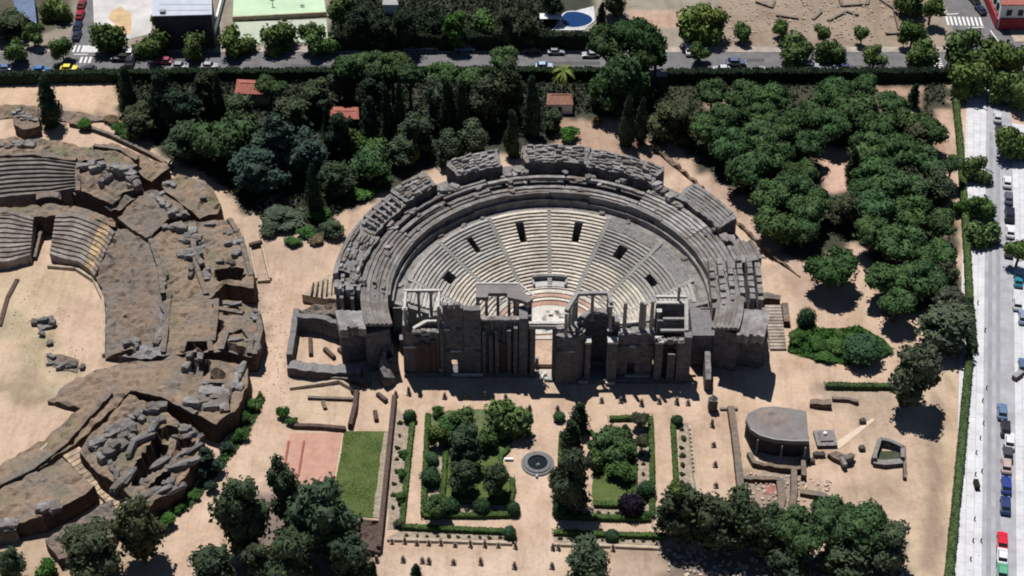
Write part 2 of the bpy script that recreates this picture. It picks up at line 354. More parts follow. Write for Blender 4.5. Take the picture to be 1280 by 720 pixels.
def mass(name, label, cat, pts, mat='earthruin', base=0.0, rough=.5, step=.8, boulders=(), pits=(), group=None, kind=None, boulder_tint=1.0, parent=None):
    """a solid with a bumpy top through the traced heights and rough steep sides down to the ground"""
    if name in ('ruined_mound', 'ruined_block', 'ruined_wall', 'earth_bank'): pts = [(x, y, z*ZK) for x, y, z in pts]; pits = [(a_, z_*ZK, d_*ZK) for a_, z_, d_ in pits]
    P = [at(x, y, z) for x, y, z in pts]
    ring = []
    for i, p in enumerate(P):
        q = P[(i+1) % len(P)]; n = max(1, int((q-p).xy.length/1.1))
        for k in range(n):
            r = p.lerp(q, k/n); d = noise.noise_vector(Vector((r.x*.45, r.y*.45, 5.)))*rough*1.1
            ring.append((r.x+d.x, r.y+d.y))
    A = sum(ring[i][0]*ring[(i+1) % len(ring)][1]-ring[(i+1) % len(ring)][0]*ring[i][1] for i in range(len(ring)))
    if A < 0: ring.reverse()
    ra = np.array(ring); PP = np.array([(p.x, p.y) for p in P]); PZ = np.array([p.z for p in P])
    dens = []
    for i, p in enumerate(P):
        q = P[(i+1) % len(P)]; n = max(1, int((q-p).xy.length/3))
        dens += [tuple(p.lerp(q, k/n)) for k in range(n)]
    dens = np.array(dens)
    pitw = [(px2([(a, b)for a, b in pp], zz), dz) for pp, zz, dz in pits]
    def zt(x, y):
        d2 = (dens[:, 0]-x)**2+(dens[:, 1]-y)**2+.3; wt = d2**-1.5; z = float((wt*dens[:, 2]).sum()/wt.sum())
        z += rough*(fbm(x, y, 2.2, .22)*1.5+fbm(x, y, 7.1, .8)*.75)
        cr = abs(noise.noise(Vector((x*.16, y*.16, 4.4)))); z -= rough*1.8*max(0, 1-cr/.07)
        cr = abs(noise.noise(Vector((x*.33, y*.33, 8.4)))); z -= rough*.9*max(0, 1-cr/.09)
        for pp, dz in pitw:
            if inpoly(np.array([x]), np.array([y]), pp)[0]: z = max(base+.2, z-dz)
        return max(z, base+.15)
    x0, y0 = ra.min(0); x1, y1 = ra.max(0)
    gx, gy = np.meshgrid(np.arange(x0, x1, step), np.arange(y0, y1, step)); gx = gx.ravel(); gy = gy.ravel()
    rr = np.random.RandomState(len(ring)); gx = gx+rr.uniform(-.25, .25, gx.shape)*step; gy = gy+rr.uniform(-.25, .25, gy.shape)*step
    k = inpoly(gx, gy, ring); gx = gx[k]; gy = gy[k]
    d = np.min(np.hypot(gx[:, None]-ra[None, :, 0], gy[:, None]-ra[None, :, 1]), 1) if len(gx) else np.array([])
    gx = gx[d > .4*step]; gy = gy[d > .4*step]
    co = [Vector(p) for p in ring]+[Vector((a, b)) for a, b in zip(gx, gy)]; n = len(ring)
    v2, e2, f2, *_ = delaunay_2d_cdt(co, [(i, (i+1) % n) for i in range(n)], [], 1, 1e-4)
    vs = [(v.x, v.y, zt(v.x, v.y)) for v in v2]
    fs = [tuple(f) if (v2[f[1]]-v2[f[0]]).cross(v2[f[2]]-v2[f[0]]) > 0 else tuple(f[::-1]) for f in f2]
    cx, cy = ra.mean(0); prev = []
    ringz = [zt(*p) for p in ring]; lv = [.93, .6, .3, 0]
    rows = [[(p[0], p[1], z) for p, z in zip(ring, ringz)]]
    for l in lv:
        row = []
        for i, (p, z) in enumerate(zip(ring, ringz)):
            a, c = ring[i-1], ring[(i+1) % n]; nx, ny = c[1]-a[1], a[0]-c[0]; s = math.hypot(nx, ny) or 1
            o = (.05+(1-l)*.28*min(1, (z-base)/4)) + .3*rough*noise.noise(Vector((p[0]*.9, p[1]*.9, l*5)))
            row.append((p[0]+nx/s*o, p[1]+ny/s*o, base-.1+(z-base+.1)*l))
        rows.append(row)
    g = G(); g.v = vs; g.f = fs
    g.grid([r for r in rows][::-1], closed=True)
    if parent:
        o = g.build(name, M[mat], parent); return o
    o = g.build(name, M[mat]); solo(o)
    tag(o, label, cat, group, kind)
    rb = random.Random(int(A) % 977); boulder_tint *= .8
    for (bx, by, sx, sy, sz, ang) in boulders:
        p = at(bx, by, 0); z = 0
        for _ in range(3):
            z = zt(p.x, p.y); p = at(bx, by, z)
        n_ = 1 if sx*sy < 3 else (3 if sx*sy < 9 else 5)
        for q in range(n_):
            f = (q-(n_-1)/2)/max(1, n_-1)*.8 if n_ > 1 else 0; ax = (1, 0) if sx >= sy else (0, 1)
            lx = f*sx*ax[0]+rb.uniform(-.15, .15)*sx*(n_ > 1); ly = f*sy*ax[1]+rb.uniform(-.2, .2)*sy*(n_ > 1); ca, sa = math.cos(R(ang)), math.sin(R(ang))
            X_, Y_ = p.x+lx*ca-ly*sa, p.y+lx*sa+ly*ca; k_ = 1 if n_ == 1 else rb.uniform(.5, .78)
            stone(o, (X_, Y_, zt(X_, Y_)+sz*.18), (sx*k_*(1 if n_ == 1 else .85), sy*k_*(1 if n_ == 1 else 1.05), sz*rb.uniform(.6, 1)), R(ang)+rb.uniform(-.4, .4), boulder_tint, rnd=rb)
    return o
def wall(name, label, cat, pts, wd=.9, h=2.0, mat='ruin', rough=.25, group=None, parent=None, base=0):
    """rough wall along a line of photo points on the ground (x, y[, height])"""
    g = G(); P = []
    for i, p in enumerate(pts):
        P.append((at(p[0], p[1], base), p[2] if len(p) > 2 else h))
    pts2 = []
    for (p, h0), (q, h1) in zip(P[:-1], P[1:]):
        n = max(1, int((q-p).length/1.0))
        for k in range(n): pts2.append((p.lerp(q, k/n), h0+(h1-h0)*k/n))
    pts2.append(P[-1]); rows = []
    for i, (p, hh) in enumerate(pts2):
        a = pts2[max(0, i-1)][0]; c = pts2[min(len(pts2)-1, i+1)][0]; d = (c-a).normalized(); nr = Vector((-d.y, d.x, 0))
        j = noise.noise(Vector((p.x*.8, p.y*.8, 3)))*rough; top = base+max(.15, hh*(1+.5*j)+j*.6)
        w1 = wd/2*(1+.4*j)
        rows.append([p-nr*(w1+.12)+Vector((0, 0, -.1)), p-nr*w1+Vector((0, 0, top-base)), p+nr*w1*.2+Vector((0, 0, top-base+.12*j)), p+nr*w1+Vector((0, 0, top-base-.05)), p+nr*(w1+.12)+Vector((0, 0, -.1))])
    k = len(g.v); g.grid(rows); g.f.append((k, k+1, k+2, k+3, k+4)); m = k+5*(len(rows)-1); g.f.append((m+4, m+3, m+2, m+1, m))
    o = g.build(name, M[mat], parent)
    if not parent: solo(o); tag(o, label, cat, group)
    return o

# ------------------------------------------------------------------ the theatre
C0 = (8.6, -15.5)
def pol(r, a, z): return Vector((C0[0]+r*math.cos(R(a)), C0[1]+r*math.sin(R(a)), z))
th = thing('roman_theatre', 'semicircular grey stone Roman theatre with banked seating in the centre', 'theatre', (C0[0], C0[1], 0))
AISLES = [180, 166.5, 141, 115.5, 90, 64.5, 38.5, 13, 0]
VOM = [(153, 17.5, 20), (128.5, 16, 19.2), (103.5, 12.4, 16.8), (76.5, 12.4, 16.8), (51.5, 14, 17.4), (25.5, 14.2, 17.2)]
def zrow(i): return 1.0+.37*(i+1)
NR = 23
rv = random.Random(3)
# core below the rows, left open where the entrance shafts come up
VR = {153: (13, 15), 128.5: (15, 19), 103.5: (14, 19), 76.5: (14, 19), 51.5: (13, 16.5), 25.5: (12.5, 14.5)}
VW = {153: 3.4, 128.5: 1.5, 103.5: 1.9, 76.5: 1.9, 51.5: 2.6, 25.5: 4.2}
def blocked(i, a):
    for va, (r0, r1) in VR.items():
        if r0 <= i < r1+.1 and abs(a-va) < VW[va]: return True
    return (i < 4 and abs(a-90) < 14 - 0 and i >= 1)
def spans(i, a0, a1):
    """angle spans of row i between two aisles with the shafts cut out"""
    lo, hi = min(a0, a1), max(a0, a1); out = [(lo, hi)]
    cuts = [(va-VW[va], va+VW[va]) for va, (r0, r1) in VR.items() if r0 <= i <= r1]
    if 1 <= i < 4: cuts.append((76, 104))
    for c0, c1 in cuts:
        new = []
        for s0, s1 in out:
            if c1 <= s0 or c0 >= s1: new.append((s0, s1))
            else:
                if c0 > s0+.3: new.append((s0, c0))
                if c1 < s1-.3: new.append((c1, s1))
        out = new
    return out
g = G()
for i in range(NR):
    for s0, s1 in spans(i, 0, 180): g.arc(14+.8*i, 14+.8*(i+1)-.01, s0, s1, 0, zrow(i)-.5, C0)
setcol(g.build('seating_core', M['seat'], th), (.16, .15, .145))
for w_ in range(len(AISLES)-1):
    a1, a0 = AISLES[w_], AISLES[w_+1]
    ruined = {6: 19, 5: 20}.get(w_, 23)       # on the right the topmost rows have crumbled
    if w_ in (0, 7): ruined = 22
    for i in range(NR):
        if i >= ruined: continue
        r0 = 14+.8*i; da = math.degrees(.45/r0)
        v = rv.uniform(.9, 1.1)*(1.15 if w_ in (3, 4) else 1.0)
        for s0, s1 in spans(i, a0, a1):
            g = G(); s0 = s0+da if abs(s0-a0) < .01 else s0; s1 = s1-da if abs(s1-a1) < .01 else s1
            if s1-s0 < .4: continue
            # the bench: seat edge in front, a sunk footway behind it
            n = max(2, int((s1-s0)/2.2)); rows = []; z = zrow(i)
            for k in range(n+1):
                a = s0+(s1-s0)*k/n; j = .035*noise.noise(Vector((a*.7, i*3.1, 1)))*3; jz = .03*noise.noise(Vector((a*.5, i*2.3, 9)))*3
                rows.append([pol(r0+j, a, z-.55), pol(r0+j, a, z+jz), pol(r0+.48+j, a, z+jz), pol(r0+.52, a, z-.07+jz), pol(r0+.84, a, z-.07+jz), pol(r0+.84, a, z-.55)])
            kk = len(g.v); g.grid(rows, closed=True); g.f.append((kk+5, kk+4, kk+3, kk+2, kk+1, kk)); m_ = kk+6*n; g.f.append(tuple(range(m_, m_+6)))
            o = g.build('seat_row', M['seat'], th); pale = (.43, .385, .325) if (i < 12 or w_ in (3, 4)) else (.33, .315, .29)
            if w_ in (5, 6) and i > 9: pale = (.255, .24, .225)
            if w_ == 6 and i <= 9: pale = (.42, .39, .33)
            if i > 17 and w_ in (0, 1, 2): pale = (.29, .275, .26)
            setcol(o, tuple(x*v for x in pale))
for a in AISLES[1:-1]:
    g = G(); n = 46
    for k in range(n):
        r0 = 14+.4*k; z = 1.0+.185*(k+1)+.1
        d = pol(1, a, 0)-Vector((C0[0], C0[1], 0)); nr = Vector((-d.y, d.x, 0))*.5
        p = pol(r0, a, 0); q = pol(r0+.42, a, 0)
        g.prism([(p-nr)[:2], (q-nr)[:2], (q+nr)[:2], (p+nr)[:2]], z-.6, z)
    setcol(g.build('stair', M['seat'], th), (.30, .29, .275))
# rubble where the rows are gone
def polar_bank(name, a0, a1, r0, r1, zf, zb, mat, rough, parent=th, na=1.6, nr_=.7, seed=0, ragged=0.6):
    n = max(3, int(abs(a1-a0)*R(1)*(r0+r1)/2/na*1.6)); m = max(3, int((r1-r0)/nr_)); rows = []
    for i in range(n+1):
        a = a0+(a1-a0)*i/n; row = []
        e = ragged*noise.noise(Vector((i*.55, seed, 0))); 
        aj = a + (ragged*1.2*noise.noise(Vector((seed, 3, 1))) if i in (0, n) else 0)
        row.append(pol(r0+e-.15, aj, zb))
        for j in range(m+1):
            f = j/m; r = r0+e+(r1-r0-e)*f; p = pol(r, a+(ragged*1.5*noise.noise(Vector((j*.8, seed+a, 2))) if i in (0, n) else 0), 0)
            p.z = zf(f, a)+rough*(fbm(p.x, p.y, seed, .5)*.8+fbm(p.x, p.y, seed+4, 1.3)*.4)*(0.6 if j in (0,) else 1)
            row.append(p)
        row.append(pol(r1+.3, aj, zb)); rows.append(row)
    g = G(); k = len(g.v); g.grid(rows[::-1]); L = m+3
    # end caps
    g.f.append(tuple(range(0, L))); g.f.append(tuple(range((n+1)*L-1, n*L-1, -1)))
    return g.build(name, M[mat], parent)
polar_bank('crumbled_seating', 13.5, 38, 29.0, 32.4, lambda f, a: 7.9+f*1.4, 5, 'greyruin', .25, seed=2)
polar_bank('crumbled_seating', 39, 64, 30.0, 32.4, lambda f, a: 8.5+f*1.0, 5, 'greyruin', .2, seed=5)
polar_bank('crumbled_seating', 167, 180, 30.8, 32.4, lambda f, a: 8.6+f*.6, 5, 'greyruin', .3, seed=7)
# shaft floors with a stair and pale lintels
for va, (r0, r1) in VR.items():
    z = zrow(r0)-2.4; g = G(); R0 = 14+.8*r0
    g.arc(R0+.02, 14+.8*(math.floor(r1)+1)-.03, va-VW[va]+.05, va+VW[va]-.05, 0, z-.3, C0, zo=z-1.2)
    setcol(g.build('entrance_floor', M['seat'], th), (.22, .2, .18))
    g = G(); RT = 14+.8*(math.floor(r1)+1)
    g.arc(RT-.1, RT+.5, va-VW[va]-.2, va+VW[va]+.2, zrow(r1)-.35, zrow(math.floor(r1))+.12, C0); setcol(g.build('entrance_lintel', M['seat'], th), (.42, .4, .36))
# box seat in the front rows
g = G(); g.arc(14.4, 17.3, 76.8, 103.2, 0, 1.55, C0); setcol(g.build('box_seat_floor', M['seat'], th), (.36, .35, .34))
g = G(); g.arc(16.6, 17.3, 76.2, 103.8, 1, 2.75, C0); setcol(g.build('box_seat_back', M['seat'], th), (.15, .15, .155))
for a in (76, 104):
    g = G(); g.arc(14.6, 17.2, a-1, a+1, 1, 2.3, C0); setcol(g.build('box_seat_side', M['seat'], th), (.25, .25, .25))
# orchestra floor
def disc(name, r0, r1, z, c, a0=-6, a1=186):
    g = G(); g.arc(r0, r1, a0, a1, 0, z, C0, n=60); return setcol(g.build(name, M['seat'], th), c)
disc('orchestra_floor', .05, 9.4, .20, (.50, .47, .42))
disc('orchestra_ring', 9.4, 10.9, .26, (.34, .20, .155))
disc('orchestra_ring', 10.9, 11.7, .55, (.50, .45, .39))
disc('orchestra_ring', 11.7, 12.8, .80, (.36, .24, .19))
disc('orchestra_ring', 12.8, 13.99, 1.05, (.46, .43, .37), 0, 180)
rr = random.Random(12)
for k in range(46):
    a = rr.uniform(20, 165); r = rr.uniform(1, 8.6); p = pol(r, a, .21)
    g = G(); g.box(p.x-.5, p.x+.5, p.y-.33, p.y+.33, .15, .225); v = rr.uniform(.12, .34); setcol(g.build('floor_slab', M['seat'], th), (v, v*.95, v*.9))
# stage floor
g = G(); g.box(-16, 33, -26.3, -18.5, 0, 1.0); setcol(g.build('stage_floor', M['seat'], th), (.42, .30, .22))
g = G(); g.box(-14, 31, -18.5, -17.6, 0, 1.25); setcol(g.build('stage_front', M['seat'], th), (.5, .46, .41))
# side passages: sloping tribunal walls
for s, x0, x1 in ((1, 22.3, 42.5), (-1, -5.2, -25.5)):
    g = G(); g.prism([(x0, -16.6), (x1, -16.6), (x1, -15.5), (x0, -15.5)], 0, lambda i: 1.9 if i in (0, 3) else 10.0)
    setcol(g.build('tribunal_wall', M['stone'], th, rough=.12), (.30, .29, .28))
g = G(); g.box(24, 37, -21.2, -16.9, 0, 3.6); g.build('passage_vault', M['greyruin'], th, rough=.25)
g = G(); g.box(-24.5, -9, -21.2, -16.9, 0, 3.4); g.build('passage_vault', M['greyruin'], th, rough=.25)
# walkway and the wall behind the lower seating
g = G(); g.arc(32.4, 34.6, -3, 183, 0, 9.15, C0, n=70); setcol(g.build('walkway', M['stone'], th, rough=.1), (.24, .225, .21))
for k in range(12):
    a0 = -2+k*15.3
    g = G(); g.arc(34.3, 35.2, a0, a0+15.2, 8, 10.7+.25*rv.uniform(-1, 1), C0); setcol(g.build('podium_ledge', M['stone'], th, rough=.12), (.25, .235, .22))
    g = G(); g.arc(34.95, 36, a0+.05, a0+15.25, 8, 12.5+.25*rv.uniform(-1, 1), C0); setcol(g.build('podium_wall', M['stone'], th, rough=.1), (.2, .19, .18))
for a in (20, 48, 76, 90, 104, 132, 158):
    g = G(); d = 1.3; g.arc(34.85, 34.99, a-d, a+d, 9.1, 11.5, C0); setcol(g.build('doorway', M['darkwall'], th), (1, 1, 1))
# middle seating: six rows
g = G()
g.arc(35.9, 41.8, -2, 182, 0, 11.2, C0, n=80, zo=12.2); setcol(g.build('upper_seating_core', M['stone'], th), (.16, .15, .145))
for a0, a1 in ((-17, -2.1), (182.1, 197)): G().arc(36.1, 41.3, a0, a1, 0, 11, C0).build('wing_core', M['stage'], th)  # darker stage material here puts shade into the wing colour
for i in range(6):
    for k, (a0, a1) in enumerate([(-19, 8), (8.5, 30), (30.4, 56), (56.4, 84), (84.4, 111), (111.4, 128), (128.4, 150), (150.4, 197)]):
        if (k in (3, 4) and i in (2, 3, 5)) or (k == 6 and i in (2, 4)) or (k == 5 and i == 3): continue      # lost rows
        g = G(); r0 = 35.5+.95*i; z = 12.35+.27*(i+1); n = max(2, int((a1-a0)/2)); rows = []
        for q in range(n+1):
            a = a0+(a1-a0)*q/n; j = .12*noise.noise(Vector((a*.6, i*3.1, 4))); jz = .12*noise.noise(Vector((a*.45, i*2.3, 5)))
            rows.append([pol(r0+j, a, z-.8), pol(r0+j, a, z+jz), pol(r0+.55, a, z+jz), pol(r0+.6, a, z-.12+jz), pol(r0+1.05, a, z-.12+jz), pol(r0+1.05, a, z-.8)])
        g.grid(rows, closed=True); g.f.append((5, 4, 3, 2, 1, 0)); m_ = 6*n; g.f.append(tuple(range(m_, m_+6)))
        o = g.build('seat_row', M['stone'], th); v = rv.uniform(.85, 1.15)*(1.12 if k in (2, 3) else .95); v *= .78 if k >= 5 else (.92 if k in (0, 1) else 1.05); setcol(o, (.27*v, .255*v, .245*v))  # left rows darkened further: the outer wall's shade is in the colour
# upper masonry: broken segments of the outer ring
def stones_on(a0, a1, r0, r1, zf, lines, per, tint, seed):
    rr = random.Random(seed)
    for j in range(lines):
        f = (j+.4)/lines; r = r0+(r1-r0)*f; arcl = R(abs(a1-a0))*r; n = max(2, int(arcl/per))
        for k in range(n):
            if rr.random() < .12: continue
            a = a0+(a1-a0)*(k+.5+rr.uniform(-.25, .25))/n; p = pol(r+rr.uniform(-.3, .3), a, 0); p.z = zf(f, a)+rr.uniform(-.1, .25)
            stone(th, p, (per*rr.uniform(.75, 1.15), (r1-r0)/lines*rr.uniform(.6, .95), rr.uniform(.7, 1.1)), R(a-90), tint, rnd=rr)
SEG = [ # a0, a1, r0, r1, z inner, z outer, stone rows, length
    (128, 141, 42.0, 47.0, 16.2, 17.2, 5, 1.7, .95),
    (141, 158, 42.0, 46.8, 15.6, 16.6, 0, 2.6, 1.0),
    (158, 177, 41.6, 46.4, 14.9, 16.2, 5, 1.8, .95),
    (105, 120.5, 42.0, 47.0, 16.2, 17.5, 6, 1.6, 1.1),
    (78, 97.5, 42.0, 47.0, 16.2, 17.5, 6, 1.6, 1.1),
    (55, 78, 41.8, 47.0, 15.6, 17.2, 6, 1.7, 1.0),
    (26, 45.5, 41.6, 46.6, 15.2, 16.8, 0, 2.4, .8)]
for q, (a0, a1, r0, r1, zi, zo, lines, per, tint) in enumerate(SEG):
    zf = (lambda zi, zo: lambda f, a: zi+(zo-zi)*f)(zi, zo)
    polar_bank('masonry_segment', a0, a1, r0, r1, zf, 6, 'greyruin', .4, seed=q*3.3, ragged=.8)
    if lines: stones_on(a0+1, a1-1, r0+.3, r1-.3, zf, lines, per, tint, q)
# stepped slots on the left segment, rows on the right one
for k, a in enumerate((143, 145.2, 147.4, 149.6, 151.8, 154, 156)):
    g = G(); g.arc(42.6, 46.4 if k % 2 else 45.0, a-.42, a+.42, 15, 16.5, C0, zo=17.5); setcol(g.build('slot_wall', M['stone'], th, rough=.15), (.25, .24, .235))
for k in range(2):
    g = G(); g.arc(43.6+1.5*k, 44.3+1.5*k, 142, 157, 15, 16.5+.5*k, C0); setcol(g.build('slot_wall', M['stone'], th, rough=.15), (.25, .24, .235))
for i in range(6):
    g = G(); g.arc(42.0+.78*i, 42.86+.78*i, 26.5+.3*i, 45-.2*i, 13, 15.4+.32*i, C0); setcol(g.build('seat_row', M['stone'], th, rough=.18), (.22, .212, .205))
# flat outer cornice, left back
g = G(); g.arc(46.3, 47.4, 141, 178, 10, 16.6, C0, zo=16.0); setcol(g.build('outer_cornice', M['stone'], th, rough=.15), (.27, .255, .25))
for a0, a1, z in ((176.5, 180, 15), (120.5, 128, 11.8), (97.5, 105, 12.2), (45.5, 55, 11.5), (18, 26, 12)):
    polar_bank('rubble_gap', a0, a1, 41.7, 46.8, lambda f, a: z+.4-1.8*f, 2, 'ruin', .5, seed=a0, ragged=.3)
    stones_on(a0, a1, 42, 45, lambda f, a: z+.5-1.8*f, 3, 1.6, .95, int(a0))
# wings: rows run on down to the ragged front, tall fins of wall between deep dark slots
for s, spans_ in ((1, ((9.5, 18.5), (-20, -9))), (-1, ((179.5, 182), (189.5, 197)))):
    for a0, a1 in spans_:
        low = a0 < 0 or a0 > 185; zt = 13.0 if low else 14.6
        for i in range(7):
            g = G(); r0 = 41.2+.8*i; zz = zt+.14*i+rv.uniform(-.15, .15); c1, c2 = rv.uniform(-1.3, 1.3), rv.uniform(-1.2, 1.2)
            g.arc(r0, r0+.86, a0-(c1 if a0 < 0 else 0), a1+c2*(1 if a1 > 190 or not low else .5), zz-2.2, zz, C0); v = rv.uniform(.8, 1.1); setcol(g.build('seat_row', M['stone'], th, rough=.2), (.26*v, .25*v, .245*v))
for k, x in enumerate((43.6, 45.5, 47.5, 49.5, 51.6, 53.6)):
    hgt = (14.6, 15.4, 15.9, 16.4, 16.4, 15.4)[k]; y1 = -7.2-.35*k; y0 = -20.5+.3*k+rv.uniform(-.8, .8)
    g = G()
    for q in range(7):
        ya, yb = y0+(y1-y0)*q/7, y0+(y1-y0)*(q+1)/7; g.box(x-.55, x+.55, ya, yb-.01, 6, hgt-2.4+2.4*(q/6)**.7+rv.uniform(-.35, .35))
    setcol(g.build('wall_fin', M['stone'], th, rough=.2), (.235, .225, .22))
for k, x in enumerate((-36.6, -34.4, -32.2, -29.8, -27.9)):
    y1 = -13.5; y0 = -19.2+.2*k; hgt = 15.6-.5*k; g = G()
    for q in range(5):
        ya, yb = y0+(y1-y0)*q/5, y0+(y1-y0)*(q+1)/5; g.box(x-.4, x+.4, ya, yb-.01, 4, hgt-1.6+1.6*(q/4)**.7+rv.uniform(-.3, .3))
    setcol(g.build('wall_fin', M['stone'], th, rough=.2), (.225, .215, .215))
g = G(); g.arc(41.4, 46.6, 9, 182, 0, 12.2, C0, n=80); g.build('ring_body', M['stage'], th)
for a0, a1, z_ in ((-14, 9, 8.6), (182, 192, 8.2)): G().arc(41.4, 46.4, a0, a1, 0, z_, C0, n=8).build('ring_body', M['stage'], th)
# fallen blocks at the broken ends of the outer ring
rr = random.Random(31)
for a, r, z in ((54, 43, 15), (52.5, 42, 14), (50, 42.5, 13.4), (46.8, 42, 14.4), (45, 41.3, 13.8), (43, 41.2, 13.8), (26, 41.5, 14.5), (24, 42.5, 13.6), (21, 43, 13.8), (104, 42, 13.5), (100, 42.5, 13), (98.5, 41.5, 13.6), (121.5, 41.6, 13.6), (124, 42, 13.4), (127, 41.5, 14), (76, 41.4, 13.5), (66, 41.3, 13.4), (140, 41.3, 13.8), (150, 41, 13.9), (178, 42, 14)):
    for q in range(3):
        p = pol(r+rr.uniform(-1, 1), a+rr.uniform(-1.3, 1.3), z+rr.uniform(-.4, .5)); s_ = rr.uniform(.9, 2.2); stone(th, p, (s_, s_*rr.uniform(.6, 1), s_*rr.uniform(.5, .9)), rr.uniform(0, 3), rr.uniform(.7, 1.1), rnd=rr)
for k in range(46):
    a = rr.choice((rr.uniform(100, 172), rr.uniform(10, 100))); p = pol(rr.uniform(33, 41), a, 0); rad = math.hypot(p.x-C0[0], p.y-C0[1]); p.z = 9.3 if rad < 34.8 else 12.6+.27*(rad-35.5)
    if 34.8 <= rad < 36: continue
    s_ = rr.uniform(.5, 1.3); stone(th, p, (s_*1.4, s_, s_*.6), rr.uniform(0, 3), rr.uniform(.6, 1.2), rnd=rr)
for x0, x1, y0, h_ in ((38.5, 54.6, -25.6, 8.8), (-37, -27.2, -22.5, 9.0)):
    g = G(); g.box(x0, x1, y0, -14, 0, h_); g.build('wing_body', M['stage'], th, rough=.3)  # wing fronts in the same darker material, standing for their shade
g = G()
rows = []
for k in range(11):
    a = R(180*k/10); rows.append([(46+2.6*math.cos(a), -26.0, 3.4+2.6*math.sin(a)), (46+3.2*math.cos(a), -26.0, 3.4+3.2*math.sin(a)), (46+3.2*math.cos(a), -25.5, 3.4+3.2*math.sin(a)), (46+2.6*math.cos(a), -25.5, 3.4+2.6*math.sin(a))])
g.grid(rows, closed=True); setcol(g.build('arch', M['stone'], th), (.2, .19, .18))

# ------------------------------------------------------------------ the stage building
sb = thing('stage_building', 'tall ruined stage wall with columns, niches and door openings in front of theatre', 'stage building', (7, -28, 0))
def wallbox(name, x0, x1, y0, y1, z0, z1, mat='stage', rough=.12, door=None):
    g = G()
    if door:
        dx0, dx1, dz0, dz1 = door
        g.box(x0, dx0, y0, y1, z0, z1); g.box(dx1, x1, y0, y1, z0, z1); g.box(dx0, dx1, y0, y1, dz1, z1)
        if dz0 > z0: g.box(dx0, dx1, y0, y1, z0, dz0)
    else:
        n = max(1, int((x1-x0)/.9))
        for k in range(n):
            j = noise.noise(Vector((x0*3+k*1.3, y0, z1)))*(1.6 if rough > .15 else .5)
            g.box(x0+(x1-x0)*k/n, x0+(x1-x0)*(k+1)/n-.004, y0, y1, z0, z1+j)
    return g.build(name, M[mat], sb, rough=rough)
def column(x, y, z0, z1, r=.42, broken=False, cap=True):
    g = G(); g.cyl(x, y, z0+.35, z1-(0 if broken else .55), r, r*.86, 12); o = g.build('column', M['darkmarble'], sb, smooth=False, rough=.06 if broken else 0)
    g = G(); g.box(x-r*1.45, x+r*1.45, y-r*1.45, y+r*1.45, z0, z0+.2); g.cyl(x, y, z0+.2, z0+.42, r*1.3, r*1.1, 12); b_ = g.build('base', M['marble'], sb)
    if cap and not broken:
        g = G(); g.cyl(x, y, z1-.56, z1-.12, r*.9, r*1.4, 12); g.box(x-r*1.5, x+r*1.5, y-r*1.5, y+r*1.5, z1-.12, z1-.003); g.build('capital', M['marble'], sb)
    return o
def beam(a, b, wd=.9, ht=.8, mat='marble', name='entablature'):
    g = G(); g.beam(a, b, wd, ht); return g.build(name, M[mat], sb, rough=.04)
g = G(); g.box(-23.2, 3.6, -29.3, -21.8, 0, .9); g.build('podium', M['stage'], sb, rough=.1)
g = G(); g.box(9.0, 37.4, -31.2, -21.8, 0, .9); g.build('podium', M['stage'], sb, rough=.1)
# left block: open box
wallbox('back_wall', -22.9, -15.6, -28.5, -27.3, 0, 11.6, rough=.3)
for x0_, x1_, y_, z_ in ((-22.9, -15.6, -28.9, 8.2), (-14.3, -6.8, -29.2, 13.5), (-14.3, -6.8, -29.1, 7.2), (-6.2, 1.4, -28.6, 10.4), (22.4, 29.9, -29.95, 9.4), (9.4, 14.0, -31.75, 9.6), (31.9, 36.3, -29.4, 8.6)):
    for q in range(int((x1_-x0_)/1.25)):
        if random.random() < .3: continue
        g = G(); g.box(x0_+1.25*q, x0_+1.25*q+1.2, y_, y_+.5, z_, z_+.34); g.build('cornice_stone', M['marble'] if random.random() < .35 else M['greyruin'], sb, rough=.06)
wallbox('back_wall', -20.6, -16.2, -28.9, -28.55, 0, 9.6, 'darkbrick', rough=.2)
g = G(); g.box(-23.1, -22.0, -28.4, -22, 0, 14.2); g.build('side_wall', M['stage'], sb, rough=.25)
g = G(); g.box(-15.5, -14.6, -27.5, -22, 0, 12.5); g.build('side_wall', M['stage'], sb, rough=.25)
for x, y in ((-22.4, -27.6), (-22.4, -22.4), (-19.8, -22.4), (-17.2, -22.4), (-15.4, -22.4), (-15.4, -27.2), (-15.4, -24.8), (-22.4, -25)): column(x, y, 11.5 if x > -22 else 14.2, 18.4, .34)
beam((-22.4, -28.2, 18.4), (-22.4, -22.9, 18.4), .5, .55); beam((-22.8, -22.4, 18.4), (-15.0, -22.4, 18.4), .55, .6); beam((-15.4, -27.7, 18.4), (-15.4, -22.9, 18.4), .5, .55)
beam((-21, -26.8, 11.6), (-18, -25.2, 12.4), .8, .5); beam((-18, -25.2, 12.4), (-16, -25.2, 12.4), .8, .5)
# the tall plain wall with its doorway
wallbox('tall_wall', -14.5, -10.2, -28.7, -27.2, .9, 19.4, door=(-13.0, -11.6, .9, 4.6))
wallbox('tall_wall', -10.18, -6.6, -28.9, -27.4, .9, 19.0, rough=.05)
g = G(); g.box(-12.9, -6.2, -29.6, -29.25, .5, 1.25); g.build('door_sill', M['marble'], sb)
wallbox('buttress', -15.2, -14.55, -29.1, -27.8, 0, 14)
beam((-12.6, -22.3, 13.0), (-9, -22.3, 13.0), .5, .5)
for x in (-12.6, -9.2): column(x, -22.3, 8.0, 13, .3)
